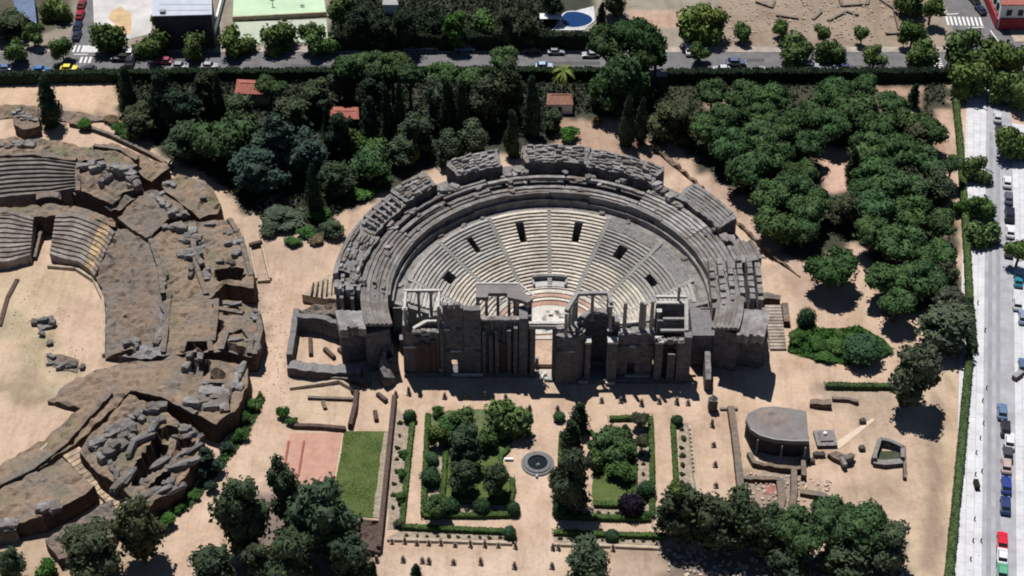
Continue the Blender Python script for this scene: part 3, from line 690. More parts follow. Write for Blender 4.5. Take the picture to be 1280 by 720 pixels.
# right hand box of the left block
wallbox('back_wall', -6.5, 1.6, -28.2, -26.9, 0, 15.0, rough=.35)
for x, y0, h_ in ((-6.3, -28.9, 13), (-4.9, -29.1, 12), (-3.6, -29.1, 13.2), (-1.0, -29.3, 13.4), (.4, -29.4, 14.2)): wallbox('pilaster', x, x+.75, y0, -28.25, 0, h_, rough=.12)
wallbox('niche_wall', -3.0, -1.1, -28.6, -28.25, 0, 9.5, 'darkbrick', .2)
wallbox('pier', 1.5, 3.3, -29.3, -25.4, 0, 17.2, rough=.1)
wallbox('pier', 3.35, 4.1, -28.0, -25.0, 0, 16.6, rough=.1)
g = G(); g.prism([(-7.6, -24.9), (-5.2, -24.9), (-4.9, -23.6), (-1.1, -23.6), (-.9, -24.9), (1.4, -25.6), (3.3, -26.6), (4.4, -25.3), (2.4, -23.2), (1.0, -20.8), (-7.6, -20.8)], 18.2, 19.1); g.build('roof_slab', M['roofgrey'], sb)
g = G()
for a, b_ in (((1.5, -20.6, 19.1), (4.9, -24.9, 19.1)), ((-7.7, -20.6, 19.1), (1.4, -20.6, 19.1))): g.beam(a, b_, .35, .22)
g.build('roof_edge', M['marble'], sb)
for x, y in ((-7.2, -24.5), (-5.4, -24.5), (-.6, -24.5), (1.2, -25), (3.2, -26), (3.9, -25), (-7.2, -21.4), (-3, -21.4), (.6, -21.4)): column(x, y, 9.5, 18.2, .36)
for k in range(9): stone(sb, (-6.2+k*.95, -27.5, 15.2), (1.1, 1.3, .8), 0, 1.0)
# central gateway
wallbox('gate_post', 3.9, 4.95, -29.6, -28.5, 0, 14.2, rough=.04); wallbox('gate_post', 8.5, 9.2, -30.0, -28.6, 0, 14.2, rough=.04)
beam((3.6, -29, 14.2), (9.3, -29.2, 14.2), 1.1, 1.0, 'darkmarble', 'lintel'); beam((3.5, -28.9, 15.25), (10.9, -28.9, 15.25), .7, .35, 'marble', 'cornice')
# right block: rounded mass, niche, door wall, piers
g = G(); pts = [(9.2, -28.0), (9.3, -30.9), (10.8, -31.5), (12.6, -31.5), (14.2, -30.9), (15.4, -29.6), (15.4, -28.0)]
g.prism(pts, 0, 13.2); g.build('rounded_wall', M['stage'], sb, rough=.12)
g = G(); g.prism([(p[0]*1.0, p[1]+.15) for p in pts], 13.2, 13.6); g.build('wall_top', M['greyruin'], sb, rough=.15)
g = G(); g.arc(3.1, 4.6, 10, 170, .9, 15.0, (18.2, -28.4), n=14, zo=14.4); g.build('niche', M['stage'], sb, rough=.2)
for k in range(9):
    a = R(12+156*k/8); stone(sb, (18.2+3.8*math.cos(a), -28.4+3.8*math.sin(a), 14.9), (1.5, 1.2, .8), a-R(90), 1.1)
wallbox('pier', 15.5, 16.6, -30.6, -28.8, 0, 11.0); wallbox('pier', 20.2, 22.2, -31.1, -29.4, 0, 11.5, rough=.05)
g = G(); g.box(20.1, 22.3, -31.2, -29.3, 11.5, 12.0); g.build('pier_cap', M['marble'], sb)
g = G(); g.box(15.4, 16.7, -30.7, -28.7, 11.0, 11.5); g.build('pier_cap', M['marble'], sb)
g = G(); g.box(14.2, 16.3, -31.5, -31.1, .3, .8); g.box(20.0, 22.0, -31.9, -31.4, .3, .8); g.build('step', M['marble'], sb)
TOPZ = 20.2
pts = [at(p[0], p[1], TOPZ) for p in ((708, 390), (721, 369), (741, 368), (761, 368), (764, 381))]
for a, b_ in zip(pts[:-1], pts[1:]): beam((a.x, a.y, TOPZ), (b_.x, b_.y, TOPZ), .8, .7, 'darkmarble')
cols = pts+[pts[0].lerp(pts[1], .35), pts[0].lerp(pts[1], .7)]
for p in cols: column(p.x, p.y, 13.2, TOPZ, .38)
for px_, pt, pb in ((780, 378, 414), (800, 377, 413), (804, 379, 414), (813.5, 376, 414)):
    zb = 12.6; b_ = at(px_, pb, zb); column(b_.x, b_.y, zb, zb+(pb-pt)/4.45, .45, broken=True)
wallbox('door_wall', 22.3, 30.0, -29.6, -28.3, .9, 12.7, door=(24.6, 26.2, .9, 4.6))
g = G(); g.box(24.2, 29.6, -30.2, -29.7, .6, 1.2); g.build('door_sill', M['marble'], sb)
wallbox('wall_ledge', 22.4, 30, -28.25, -25.0, 0, 11.8, 'greyruin', .25)
for k in range(8): stone(sb, (22.8+k*.95, -28.9+.3*math.sin(k*2), 12.8), (.9, 1.0, .6), 0, 1.2)
beam((22.6, -25.6, 11.9), (28.4, -25.2, 12.2), .7, .6); beam((27.2, -27.6, 12), (27.4, -24.9, 14.4), .8, .7)
for x, y0, h_ in ((30.2, -31.0, 11.4), (33.0, -31.0, 8), (34.9, -31.2, 12), (36.2, -31.2, 13.2)): wallbox('pier', x, x+1.6, y0, -29.2, 0, h_, rough=.1)
g = G(); g.box(30.1, 31.9, -31.1, -29.1, 11.4, 11.9); g.build('pier_cap', M['marble'], sb)
wallbox('back_wall', 31.8, 36.4, -29.1, -28.2, 0, 11.2, 'darkbrick', .12)
for y, z, x0 in ((-29.0, 13.1, 31.2), (-27.0, 14.6, 31.8), (-24.0, 16.4, 30.5), (-22.2, 16.6, 30.5)): beam((x0, y, z), (37.0, y, z), .6, .5, 'marble' if y > -25 else 'darkmarble')
wallbox('back_wall', 30.6, 37, -27.4, -26.6, 0, 14.5, rough=.05); wallbox('back_wall', 30.4, 36.6, -24.4, -23.6, 0, 16.3, rough=.05)
beam((36.6, -29.4, 13.2), (36.8, -24, 16.4), .8, .7)
column(35.2, -23.1, 12, 20.5, .36, broken=True); column(31.0, -25.8, 8, 16.2, .36)
for x_, y_, z_ in [(-22+1.1*k, -27.9, 11.9) for k in range(6)]+[(9.8+1.1*k, -29.4, 13.6) for k in range(5)]+[(30.8+1.2*k, -30.3, 11.6) for k in range(5)]+[(-14+1.3*k, -28, 19.5) for k in range(3)]: stone(sb, (x_, y_, z_), (1.1, 1.0, random.uniform(.6, 1.5)), 0, random.uniform(.8, 1.5))
# bright fallen marble on the gate sill
rr = random.Random(5)
for k in range(14): stone(sb, (5.2+rr.uniform(0, 3), -29.4+rr.uniform(-1, 1.5), .35), (rr.uniform(.5, 1.1), rr.uniform(.4, .8), .6), rr.uniform(0, 3), 2.0, rnd=rr)
o = G(); o.cyl(5.4, -26.6, .9, 3.2, .45, .3, 8); setcol(o.build('statue_base', M['darkmarble'], sb), (1, 1, 1))

# ------------------------------------------------------------------ streets
M['darkpatch'] = plain('dark_asphalt_patch', (.085, .082, .085), .95, .2, .5)
M['kerbside'] = plain('tan_pavement', (.31, .27, .235), .95, .3, .3)
P0 = at(1187, 720); U = Vector((.2207, .9753, 0)); N = Vector((.9753, -.2207, 0))
def st(al, off, z=0): p = P0+U*al+N*off; return (p.x, p.y, z)
def strip(name, poly, z, mat, zb=None, kind='structure', wob=0):
    return tag(G().prism([p[:2] for p in poly], (z-.1 if zb is None else zb), z).build(name, M[mat]), kind=kind)
strip('avenue_road', [st(-60, 5.9), st(-60, 12.4), st(158, 12.4), st(173, 5.9)], .03, 'sunasphalt')
g = G()
for off, wd in ((7.2, .9), (9.0, .9)): g.prism([st(-60, off-wd/2)[:2], st(-60, off+wd/2)[:2], st(150, off+wd/2)[:2], st(150, off-wd/2)[:2]], -.05, .034)
tag(g.build('tyre_tracks', plain('worn_wheel_tracks', (.25, .25, .27), .95, .15, .3)), kind='structure')
strip('avenue_pavement', [st(-60, .8), st(-60, 5.9), st(170, 5.9), st(176, .8)], .14, 'walk', -.1)
strip('east_pavement', [st(-60, 12.4), st(-60, 40), st(155, 40), st(155, 12.4)], .14, 'walk', -.1)
strip('street_road', [(-400, 89.2), (400, 89.2), (400, 98.6), (-400, 98.6)], .02, 'asphalt')
strip('street_pavement', [(-118, 98.6), (-113, 98.6), (-113, 102), (-118, 102)], .1, 'walk')
for x0, x1 in ((-400, -122.5), (-113, 121.8), (142, 400)): strip('street_pavement', [(x0, 98.6), (x1, 98.6), (x1, 101.4), (x0, 101.4)], .14, 'kerbside', -.1)
strip('street_pavement', [(-400, 86.6), (118, 86.6), (118, 89.2), (-400, 89.2)], .13, 'kerbside', -.1)
a, b = at(100, 62), at(112, 0)
strip('side_road', [(-122.5, 98.6), (-114, 98.6), (b.x+2, 175), (b.x-6.5, 175)], .024, 'asphalt')
strip('side_road', [(121.5, 98.6), (141.5, 98.6), (141.5, 104), (138.5, 180), (125.5, 180), (124, 112)], .024, 'asphalt')
strip('side_pavement', [(139.3, 104), (144, 104), (142, 180), (138.7, 180)], .14, 'dirtwall', -.1)
def zebra(cx, cy, wx, wy, n, along='x', rz=0):
    g = G()
    for k in range(n):
        if along == 'x': x = cx-wx/2+wx*(k+.25)/n; g.box(x, x+wx/n*.5, cy-wy/2, cy+wy/2, 0, .038, rz, (cx, cy))
        else: y = cy-wy/2+wy*(k+.25)/n; g.box(cx-wx/2, cx+wx/2, y, y+wy/n*.5, 0, .038, rz, (cx, cy))
    return tag(g.build('zebra_crossing', M['paint']), kind='structure')
p = at(101, 61); zebra(p.x, p.y, 7.0, 3.4, 6); p = at(107, 75); zebra(p.x, p.y, 3.6, 3, 3)
p = at(1205, 26.5); zebra(p.x, p.y, 10.5, 4.6, 9, rz=-.05)
p = at(1171, 82); zebra(p.x, p.y, 3.4, 7.5, 7, 'y')
g = G()
for q0, q1 in (((92, 68), (110, 68)), ((1183, 18), (1198, 17)), ((1238, 38), (1250, 55)), ((1208, 35), (1230, 34))):
    a, b = at(*q0), at(*q1); g.beam((a.x, a.y, -.05), (b.x, b.y, -.05), .35, .09)
tag(g.build('stop_line', M['paint']), kind='structure')
for x0, w_, y0 in ((-60, 12, 91), (-30, 7, 95), (8, 16, 92.5), (60, 9, 94), (88, 12, 90.6), (-95, 6, 94)): strip('road_patch', [(x0, y0), (x0+w_, y0), (x0+w_, y0+1.6), (x0, y0+1.6)], .026, 'darkpatch')
# ------------------------------------------------------------------ flat grounds north of the street
tag(sheet('plaza', [(116, -6), (192, -6), (189, 42), (150, 52), (118, 50)], M['plaza'], .05), kind='structure')
sheet('sand_patch', [(138, 14), (152, 9), (163, 18), (166, 40), (154, 49), (146, 42), (140, 30)], plain('yellow_sand', (.46, .33, .19), .95, .2, .5), .055, wob=1.5)
strip('sports_court', [at(291, 24)[:2], at(408, 18)[:2], at(404, -8)[:2], at(292, -8)[:2]], .06, 'green_court')
strip('lower_court', [at(291, 55)[:2], at(410, 52)[:2], at(408, 24)[:2], at(291, 28)[:2]], .05, 'grey_court')
def prismthing(name, label, cat, poly_px, h, wallmat, roofmat, overhang=.0, group=None, z0=0):
    ps = [at(x, y, h) for x, y in poly_px]; cx = sum(p.x for p in ps)/len(ps); cy = sum(p.y for p in ps)/len(ps)
    t = thing(name, label, cat, (cx, cy, 0), group)
    G().prism([(cx+(p.x-cx)*.97, cy+(p.y-cy)*.97) for p in ps], z0, h-.3).build('wall', M[wallmat], t)
    G().prism([(p.x, p.y) for p in ps], h-.3, h).build('roof', M[roofmat], t)
    return t, ps
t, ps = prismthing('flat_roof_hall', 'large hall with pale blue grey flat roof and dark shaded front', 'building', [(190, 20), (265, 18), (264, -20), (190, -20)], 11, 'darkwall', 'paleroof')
for k in range(4):
    g = G(); y = ps[1].y+3*k+2; g.box(ps[0].x+1, ps[1].x-1, y, y+.18, 11, 11.06); g.build('roof_seam', M['metal'], t)
g = G(); g.box(ps[0].x+2, ps[0].x+3.4, ps[0].y+1, ps[0].y+2.4, 11, 11.8); g.build('roof_vent', M['metal'], t)
wall('court_wall', 'low brown wall dividing the two pale green sports courts', 'wall', [(291, 26), (408, 20)], .5, 1.4, 'dirtwall', .05)
for k, (x, y, lab) in enumerate(((341, 8, 'dark upright post casting a shadow on the upper green court'), (378, 9, 'small dark floor marker at the right of the upper green court'))):
    p = at(x, y); g = G(); g.cyl(p.x, p.y, 0, 2.6-1.5*k, .14, .1, 8); g.box(p.x-.7, p.x+.7, p.y-.1, p.y+.1, 1.9-1.5*k, 2.2-1.5*k); tag(solo(g.build('court_post', M['metal'])), lab, 'post')
g = G(); a = at(265, 52); g.box(a.x, a.x+.5, a.y, a.y+34, -.1, 2.4); tag(solo(g.build('boundary_wall', M['white'])), 'white boundary wall beside the flat roofed hall and courts', 'wall')
# blue roofed shed far left
prismthing('blue_shed', 'narrow shed with faded blue roof at upper left corner', 'building', [(14, -10), (42, -10), (46, 30), (20, 14)], 4, 'darkwall', 'metal')
bpy.data.objects['roof.001'].data.materials[0] = plain('faded_blue_roof', (.10, .14, .22), .6, .2, .6)
# white and red corner building
t, ps = prismthing('corner_building', 'white corner building with red ground floor band and tiled roof', 'building', [(1252, 6), (1300, 6), (1300, -30), (1246, -30)], 8, 'white', 'redtile')
g = G(); g.box(ps[0].x+.6, ps[0].x+14, ps[0].y-.3, ps[0].y+.9, 0, 3.6); g.build('red_plinth', plain('red_painted_wall', (.30, .04, .05), .8, .2, 1), t)
for k in range(3):
    g = G(); g.box(ps[0].x+2+3.2*k, ps[0].x+3.4+3.2*k, ps[0].y+.05, ps[0].y+.7, 4.4, 6.2); g.build('window', M['glass'], t)
for k in range(4):
    g = G(); g.box(ps[0].x+.05, ps[0].x+.62, ps[0].y+3+3.2*k, ps[0].y+4.3+3.2*k, 4.4, 6.2); g.build('window', M['glass'], t)
g = G(); g.box(ps[0].x-.1, ps[0].x+.5, ps[0].y+.5, ps[0].y+22, 0, 3); g.build('red_plinth', bpy.data.materials['red_painted_wall'], t)
# pool
strip('pool_terrace', [at(690, 38)[:2], at(700, 24)[:2], at(722, 13)[:2], at(742, 8)[:2], at(744, 26)[:2], at(730, 38)[:2]], .12, 'walk')
t = thing('swimming_pool', 'small kidney shaped blue swimming pool beyond the street', 'pool', at(719, 24))
g = G(); c = at(719, 25); pr = [(c.x+4.3*math.cos(k*.314)+.6*math.cos(k*.628), c.y+4.2*math.sin(k*.314)) for k in range(20)]
g.prism(pr, .1, .17); g.build('water', M['water'], t)
g = G(); g.grid([[(c.x+(x-c.x)*s, c.y+(y-c.y)*s, z) for x, y in pr] for s, z in ((.99, .1), (1.0, .22), (1.11, .22), (1.12, .1))], closed=True); g.build('coping', M['walk'], t)
g = G(); c = at(688, 29); g.box(c.x-3, c.x+3, c.y-1.4, c.y+1.4, 2.2, 2.35)
for sx in (-2.8, 2.8):
    for sy in (-1.2, 1.2): g.box(c.x+sx-.08, c.x+sx+.08, c.y+sy-.08, c.y+sy+.08, 0, 2.2)
tag(solo(g.build('canopy', M['white'])), 'small white canopy roof beside the blue swimming pool', 'canopy')
# little walls in the excavated field at the top
for q, (pts, lab) in enumerate([
    ([(1035, 27), (1058, 15), (1072, 20)], 'angled excavated wall footing in the middle of bare dig field'),
    ([(970, 20), (998, 24)], 'short excavated wall footing at the left of bare dig field'),
    ([(1016, 25), (1026, 16)], 'short slanting wall footing left of the angled one'),
    ([(1050, -2), (1052, 8), (1084, 6), (1086, -3)], 'rectangular excavated room footing at the top of dig field'),
    ([(1107, 43), (1133, 42)], 'straight wall footing near the street trees of dig field'),
    ([(945, 3), (965, 10), (968, 2)], 'hooked wall footing at the top left of dig field'),
    ([(1100, 0), (1118, 12), (1124, 38)], 'long thin wall trace running down the right of dig field')]):
    wall('wall_footing', lab, 'footing', pts, .8, .55, 'ruin', .3)
rr = random.Random(77)
def pebbles(name, label, cat, region, n, s, seed, dark=1.0):
    """loose stones nobody could count, one object"""
    r_ = random.Random(seed); g = G(); poly = px2(region); xs = [p[0] for p in poly]; ys = [p[1] for p in poly]; k = 0
    while k < n:
        x = r_.uniform(min(xs), max(xs)); y = r_.uniform(min(ys), max(ys))
        if not inpoly(np.array([x]), np.array([y]), poly)[0]: continue
        k += 1; a = r_.uniform(.4, 1)*s; b = r_.uniform(.4, 1)*s; h = r_.uniform(.25, .8)*s; z = r_.uniform(0, 6)
        pl = [(x+a*math.cos(z+t_), y+b*math.sin(z+t_)) for t_ in (0, 1.3, 2.4, 3.6, 5.1)]; i = len(g.v); g.prism(pl, -.1, h)
    o = g.build(name, M['rubblestone']); return tag(o, label, cat, kind='stuff')
M['rubblestone'] = plain('loose_stone', (.38, .31, .25), .95, .4, .8)
pebbles('rubble', 'scattered small stones over the bare dig field', 'rubble', [(905, 0), (1150, 0), (1175, 50), (910, 55)], 260, .4, 1)
pebbles('rubble', 'loose stones strewn on the path left of the theatre', 'rubble', [(320, 320), (350, 330), (370, 460), (350, 520), (322, 470)], 140, .18, 2)
pebbles('rubble', 'loose stones on the ground beneath the lower right trees', 'rubble', [(835, 680), (1130, 690), (1130, 730), (835, 730)], 300, .5, 3)
pebbles('rubble', 'loose stones over the arena floor around the pits', 'rubble', [(20, 350), (80, 380), (110, 440), (60, 470), (10, 430)], 70, .2, 4)
pebbles('rubble', 'pale stones in the excavated rooms near the grey roofed shelter', 'rubble', [(920, 590), (1040, 600), (1030, 650), (930, 660)], 260, .4, 6)

# ------------------------------------------------------------------ foliage prototypes
def leafquads(g, pts_n, size, rnd, up=.25, spread=.7):
    for p, nrm in pts_n:
        n_ = (nrm+Vector((rnd.gauss(0, spread), rnd.gauss(0, spread), rnd.gauss(0, spread)+up))).normalized()
        t_ = n_.orthogonal().normalized(); t_.rotate(__import__('mathutils').Quaternion(n_, rnd.uniform(0, 6.3))); b_ = n_.cross(t_)
        s = size*rnd.uniform(.6, 1.3); t_ = t_*s; b_ = b_*s*.6
        i = len(g.v); g.v += [tuple(p-t_), tuple(p-b_+n_*s*.15), tuple(p+t_), tuple(p+b_+n_*s*.15)]; g.f.append((i, i+1, i+2, i+3))
def lump(g, c, rad, sub, rnd, amp=.22, leaves=150, lsize=.1, sc=None, low=-.55):
    bm = bmesh.new(); bmesh.ops.create_icosphere(bm, subdivisions=sub, radius=1)
    sd = rnd.uniform(0, 50); sc = sc or Vector((1, 1, 1)); i = len(g.v)
    for v in bm.verts:
        d = 1+amp*noise.noise(v.co*1.6+Vector((sd, 0, 0)))+amp*.7*noise.noise(v.co*4+Vector((sd, 3, 0)))
        q = Vector((v.co.x*sc.x, v.co.y*sc.y, v.co.z*sc.z))*rad*d*.92; g.v.append(tuple(c+q))
    g.f += [tuple(i+v.index for v in f.verts) for f in bm.faces]; bm.free()
    L = []
    for _ in range(leaves):
        z = rnd.uniform(low, 1); a = rnd.uniform(0, 6.283); s = math.sqrt(1-z*z); n_ = Vector((s*math.cos(a), s*math.sin(a), z))
        d = 1+amp*noise.noise(n_*1.6+Vector((sd, 0, 0)))+amp*.7*noise.noise(n_*4+Vector((sd, 3, 0)))+rnd.uniform(-.05, .13)
        L.append((c+Vector((n_.x*sc.x, n_.y*sc.y, n_.z*sc.z))*rad*d, n_))
    leafquads(g, L, lsize, rnd)
PROTO = {}
def proto(kind, k):
    rnd = random.Random(hash((kind, k)) % 1000 if False else sum(map(ord, kind))*7+k); g = G(); V = Vector
    if kind == 'pine':      # broad dome of many lumps
        lump(g, V((0, 0, -.05)), .72, 2, rnd, .2, 200, .09, V((1.05, 1.05, .5)))
        for _ in range(15):
            a = rnd.uniform(0, 6.28); r = math.sqrt(rnd.uniform(0, 1))*.72; lump(g, V((r*math.cos(a), r*math.sin(a), .34*(1-r*r)+rnd.uniform(-.06, .1))), rnd.uniform(.2, .36), 2, rnd, .3, 120, .065, V((1, 1, .75)))
    elif kind == 'plane':   # airy street tree
        for _ in range(11):
            a = rnd.uniform(0, 6.28); r = rnd.uniform(.1, .62); lump(g, V((r*math.cos(a), r*math.sin(a), rnd.uniform(-.35, .5))), rnd.uniform(.26, .44), 1, rnd, .3, 150, .095, low=-1)
    elif kind == 'tall':    # eucalyptus like, upright uneven
        for _ in range(22):
            z = rnd.uniform(-1.15, 1.15); a = rnd.uniform(0, 6.28); w_ = math.sqrt(max(.05, 1-(z/1.45)**2)); r = rnd.uniform(.1, .62)*w_
            lump(g, V((r*math.cos(a), r*math.sin(a), z)), rnd.uniform(.28, .48)*(.6+.4*w_), 1, rnd, .35, 120, .09, V((1, 1, 1.15)), low=-1)
    elif kind == 'cypress':
        for i in range(16):
            z = -1.5+3.0*i/15; w_ = (.9-.62*max(0, (z+.6)/2.1)) if z > -.6 else .9; a = rnd.uniform(0, 6.28); r = .25*w_
            lump(g, V((r*math.cos(a), r*math.sin(a), z)), .55*w_+.06, 1, rnd, .3, 130, .09, V((1, 1, 1.35)), low=-1)
    elif kind == 'cone':    # dark conifer with layered boughs
        for i in range(26):
            z = -1.1+2.3*rnd.random()**1.1; w_ = max(.1, (1.2-z)/2.3); a = rnd.uniform(0, 6.28); r = w_*rnd.uniform(.3, .75)
            lump(g, V((r*math.cos(a), r*math.sin(a), z)), .1+.3*w_, 1, rnd, .35, 90, .085, V((1, 1, .7)), low=-1)
    elif kind == 'shrub':
        lump(g, V((0, 0, 0)), .95, 3, rnd, .14, 700, .10, low=-.8)
        for _ in range(5):
            a = rnd.uniform(0, 6.28); lump(g, V((.5*math.cos(a), .5*math.sin(a), rnd.uniform(-.2, .5))), .45, 2, rnd, .25, 120, .09)
    elif kind == 'bush':    # loose low
        for _ in range(9):
            a = rnd.uniform(0, 6.28); r = rnd.uniform(.1, .65); lump(g, V((r*math.cos(a), r*math.sin(a), rnd.uniform(-.2, .3))), rnd.uniform(.25, .45), 1, rnd, .3, 130, .10, low=-.8)
    elif kind == 'palm':
        for i in range(26):
            a = 6.283*i/26+rnd.uniform(-.1, .1); el = rnd.uniform(-.3, .9); L_ = rnd.uniform(.8, 1.1); prev = V((0, 0, 0)); rows = []
            for s in range(6):
                f = s/5; x = L_*f; z = math.sin(el)*x-.75*f*f; w_ = .13*math.sin(math.pi*(.12+.88*f))+.01
                c = V((math.cos(a)*x*math.cos(el*.5), math.sin(a)*x*math.cos(el*.5), z)); n_ = V((-math.sin(a), math.cos(a), 0))*w_
                rows.append([c-n_-V((0, 0, .05)), c, c+n_-V((0, 0, .05))])
            g.grid(rows)
    me = bpy.data.meshes.new('crown'); me.from_pydata(g.v, [], g.f); me.update(); me.materials.append(M['leaf']); me.shade_smooth()
    return me
TR = {}
def trunk_mesh(k):
    g = G(); rnd = random.Random(k)
    def limb(a, b, r0, r1, n=7):
        a = Vector(a); b = Vector(b); d = (b-a).normalized(); u = d.orthogonal().normalized(); v = d.cross(u); rows = []
        for s in range(4):
            f = s/3; c = a.lerp(b, f)+Vector((noise.noise(Vector((f*2, k, r0*9))), noise.noise(Vector((f*2, k+5, r0*9))), 0))*.04*f; r = r0+(r1-r0)*f
            rows.append([c+(u*math.cos(6.283*i/n)+v*math.sin(6.283*i/n))*r for i in range(n)])
        g.grid(rows, closed=True)
    limb((0, 0, 0), (0, 0, .55), .055, .04)
    for i in range(5):
        a = 6.283*i/5+rnd.uniform(-.4, .4); z = rnd.uniform(.45, .58); limb((0, 0, z-.04), (math.cos(a)*.3, math.sin(a)*.3, rnd.uniform(.75, .95)), .03, .01, 5)
    limb((0, 0, .5), (.02, .01, 1), .04, .012)
    me = bpy.data.meshes.new('trunk'); me.from_pydata(g.v, [], g.f); me.update(); me.materials.append(M['wood']); return me
TRUNKS = [trunk_mesh(k) for k in range(3)]
TINT = {'pine': (.050, .092, .036), 'plane': (.075, .122, .038), 'tall': (.046, .066, .036), 'cypress': (.027, .046, .026), 'cone': (.035, .060, .052), 'shrub': (.034, .072, .034), 'bush': (.045, .10, .026), 'palm': (.14, .15, .04)}
SHAPE = {'pine': .62, 'plane': 1.0, 'tall': 1.0, 'cypress': 1.0, 'cone': 1.0, 'shrub': 1.0, 'bush': .8, 'palm': 1.0}   # vertical scale for unit radius
NAMES = {'pine': 'pine_tree', 'plane': 'street_tree', 'tall': 'eucalyptus_tree', 'cypress': 'cypress_tree', 'cone': 'conifer_tree', 'shrub': 'round_shrub', 'bush': 'bush', 'palm': 'palm_tree'}
CATS = {'shrub': 'shrub', 'bush': 'bush'}
tn = [0]
def tree(kind, px, py, rp, h, label, group=None, tint=None, sx=1.0, name=None):
    """px, py: middle of the crown in the photo; rp: crown radius in photo pixels; h: height of the tree in metres"""
    tn[0] += 1; k = tn[0] % 3
    if (kind, k) not in PROTO: PROTO[(kind, k)] = proto(kind, k)
    rp *= {'pine': 1.2, 'tall': 1.15, 'cypress': 1.2, 'cone': 1.35, 'plane': 1.36}.get(kind, 1.08)
    r = rp/5.5
    for _ in range(3):
        if kind == 'pine': ch = r*.62*.85; zc = h-ch
        elif kind == 'plane': ch = r*.85; zc = h-ch
        elif kind in ('tall', 'cypress', 'cone'): ch = h*.47; zc = h*.53
        elif kind == 'palm': ch = r; zc = h-r*.3
        else: ch = r*.85; zc = min(h*.55, r*.7)
        p = at(px, py, zc); r = rp/ppm(p)
    t = thing(name or NAMES[kind], label, CATS.get(kind, 'tree'), (p.x, p.y, 0), group)
    rnd = random.Random(tn[0]*13)
    c = bpy.data.objects.new('crown', PROTO[(kind, k)]); link(c, t); c.location = (0, 0, zc); c.rotation_euler.z = rnd.uniform(0, 6.28)
    vs = {'pine': r*1.0, 'plane': r*1.0, 'tall': ch/1.5, 'cypress': ch/1.75, 'cone': ch/1.3, 'palm': r}.get(kind, max(.3, h*.52))
    c.scale = (r*sx, r, vs)
    tc = tint or TINT[kind]; v = rnd.uniform(.85, 1.18); setcol(c, (tc[0]*v*rnd.uniform(.9, 1.12), tc[1]*v, tc[2]*v*rnd.uniform(.9, 1.1)))
    if kind not in ('shrub', 'bush') or h > 3.2:
        k_ = bpy.data.objects.new('trunk', TRUNKS[tn[0] % 3]); link(k_, t); s = max(2.2, min(h*.75, zc*1.15)); k_.scale = ((s+r)*.62, (s+r)*.62, zc+.1 if kind in ('tall', 'cypress', 'cone') else zc*1.1)
        if kind == 'palm': k_.scale = (4, 4, zc/.9)
    return t

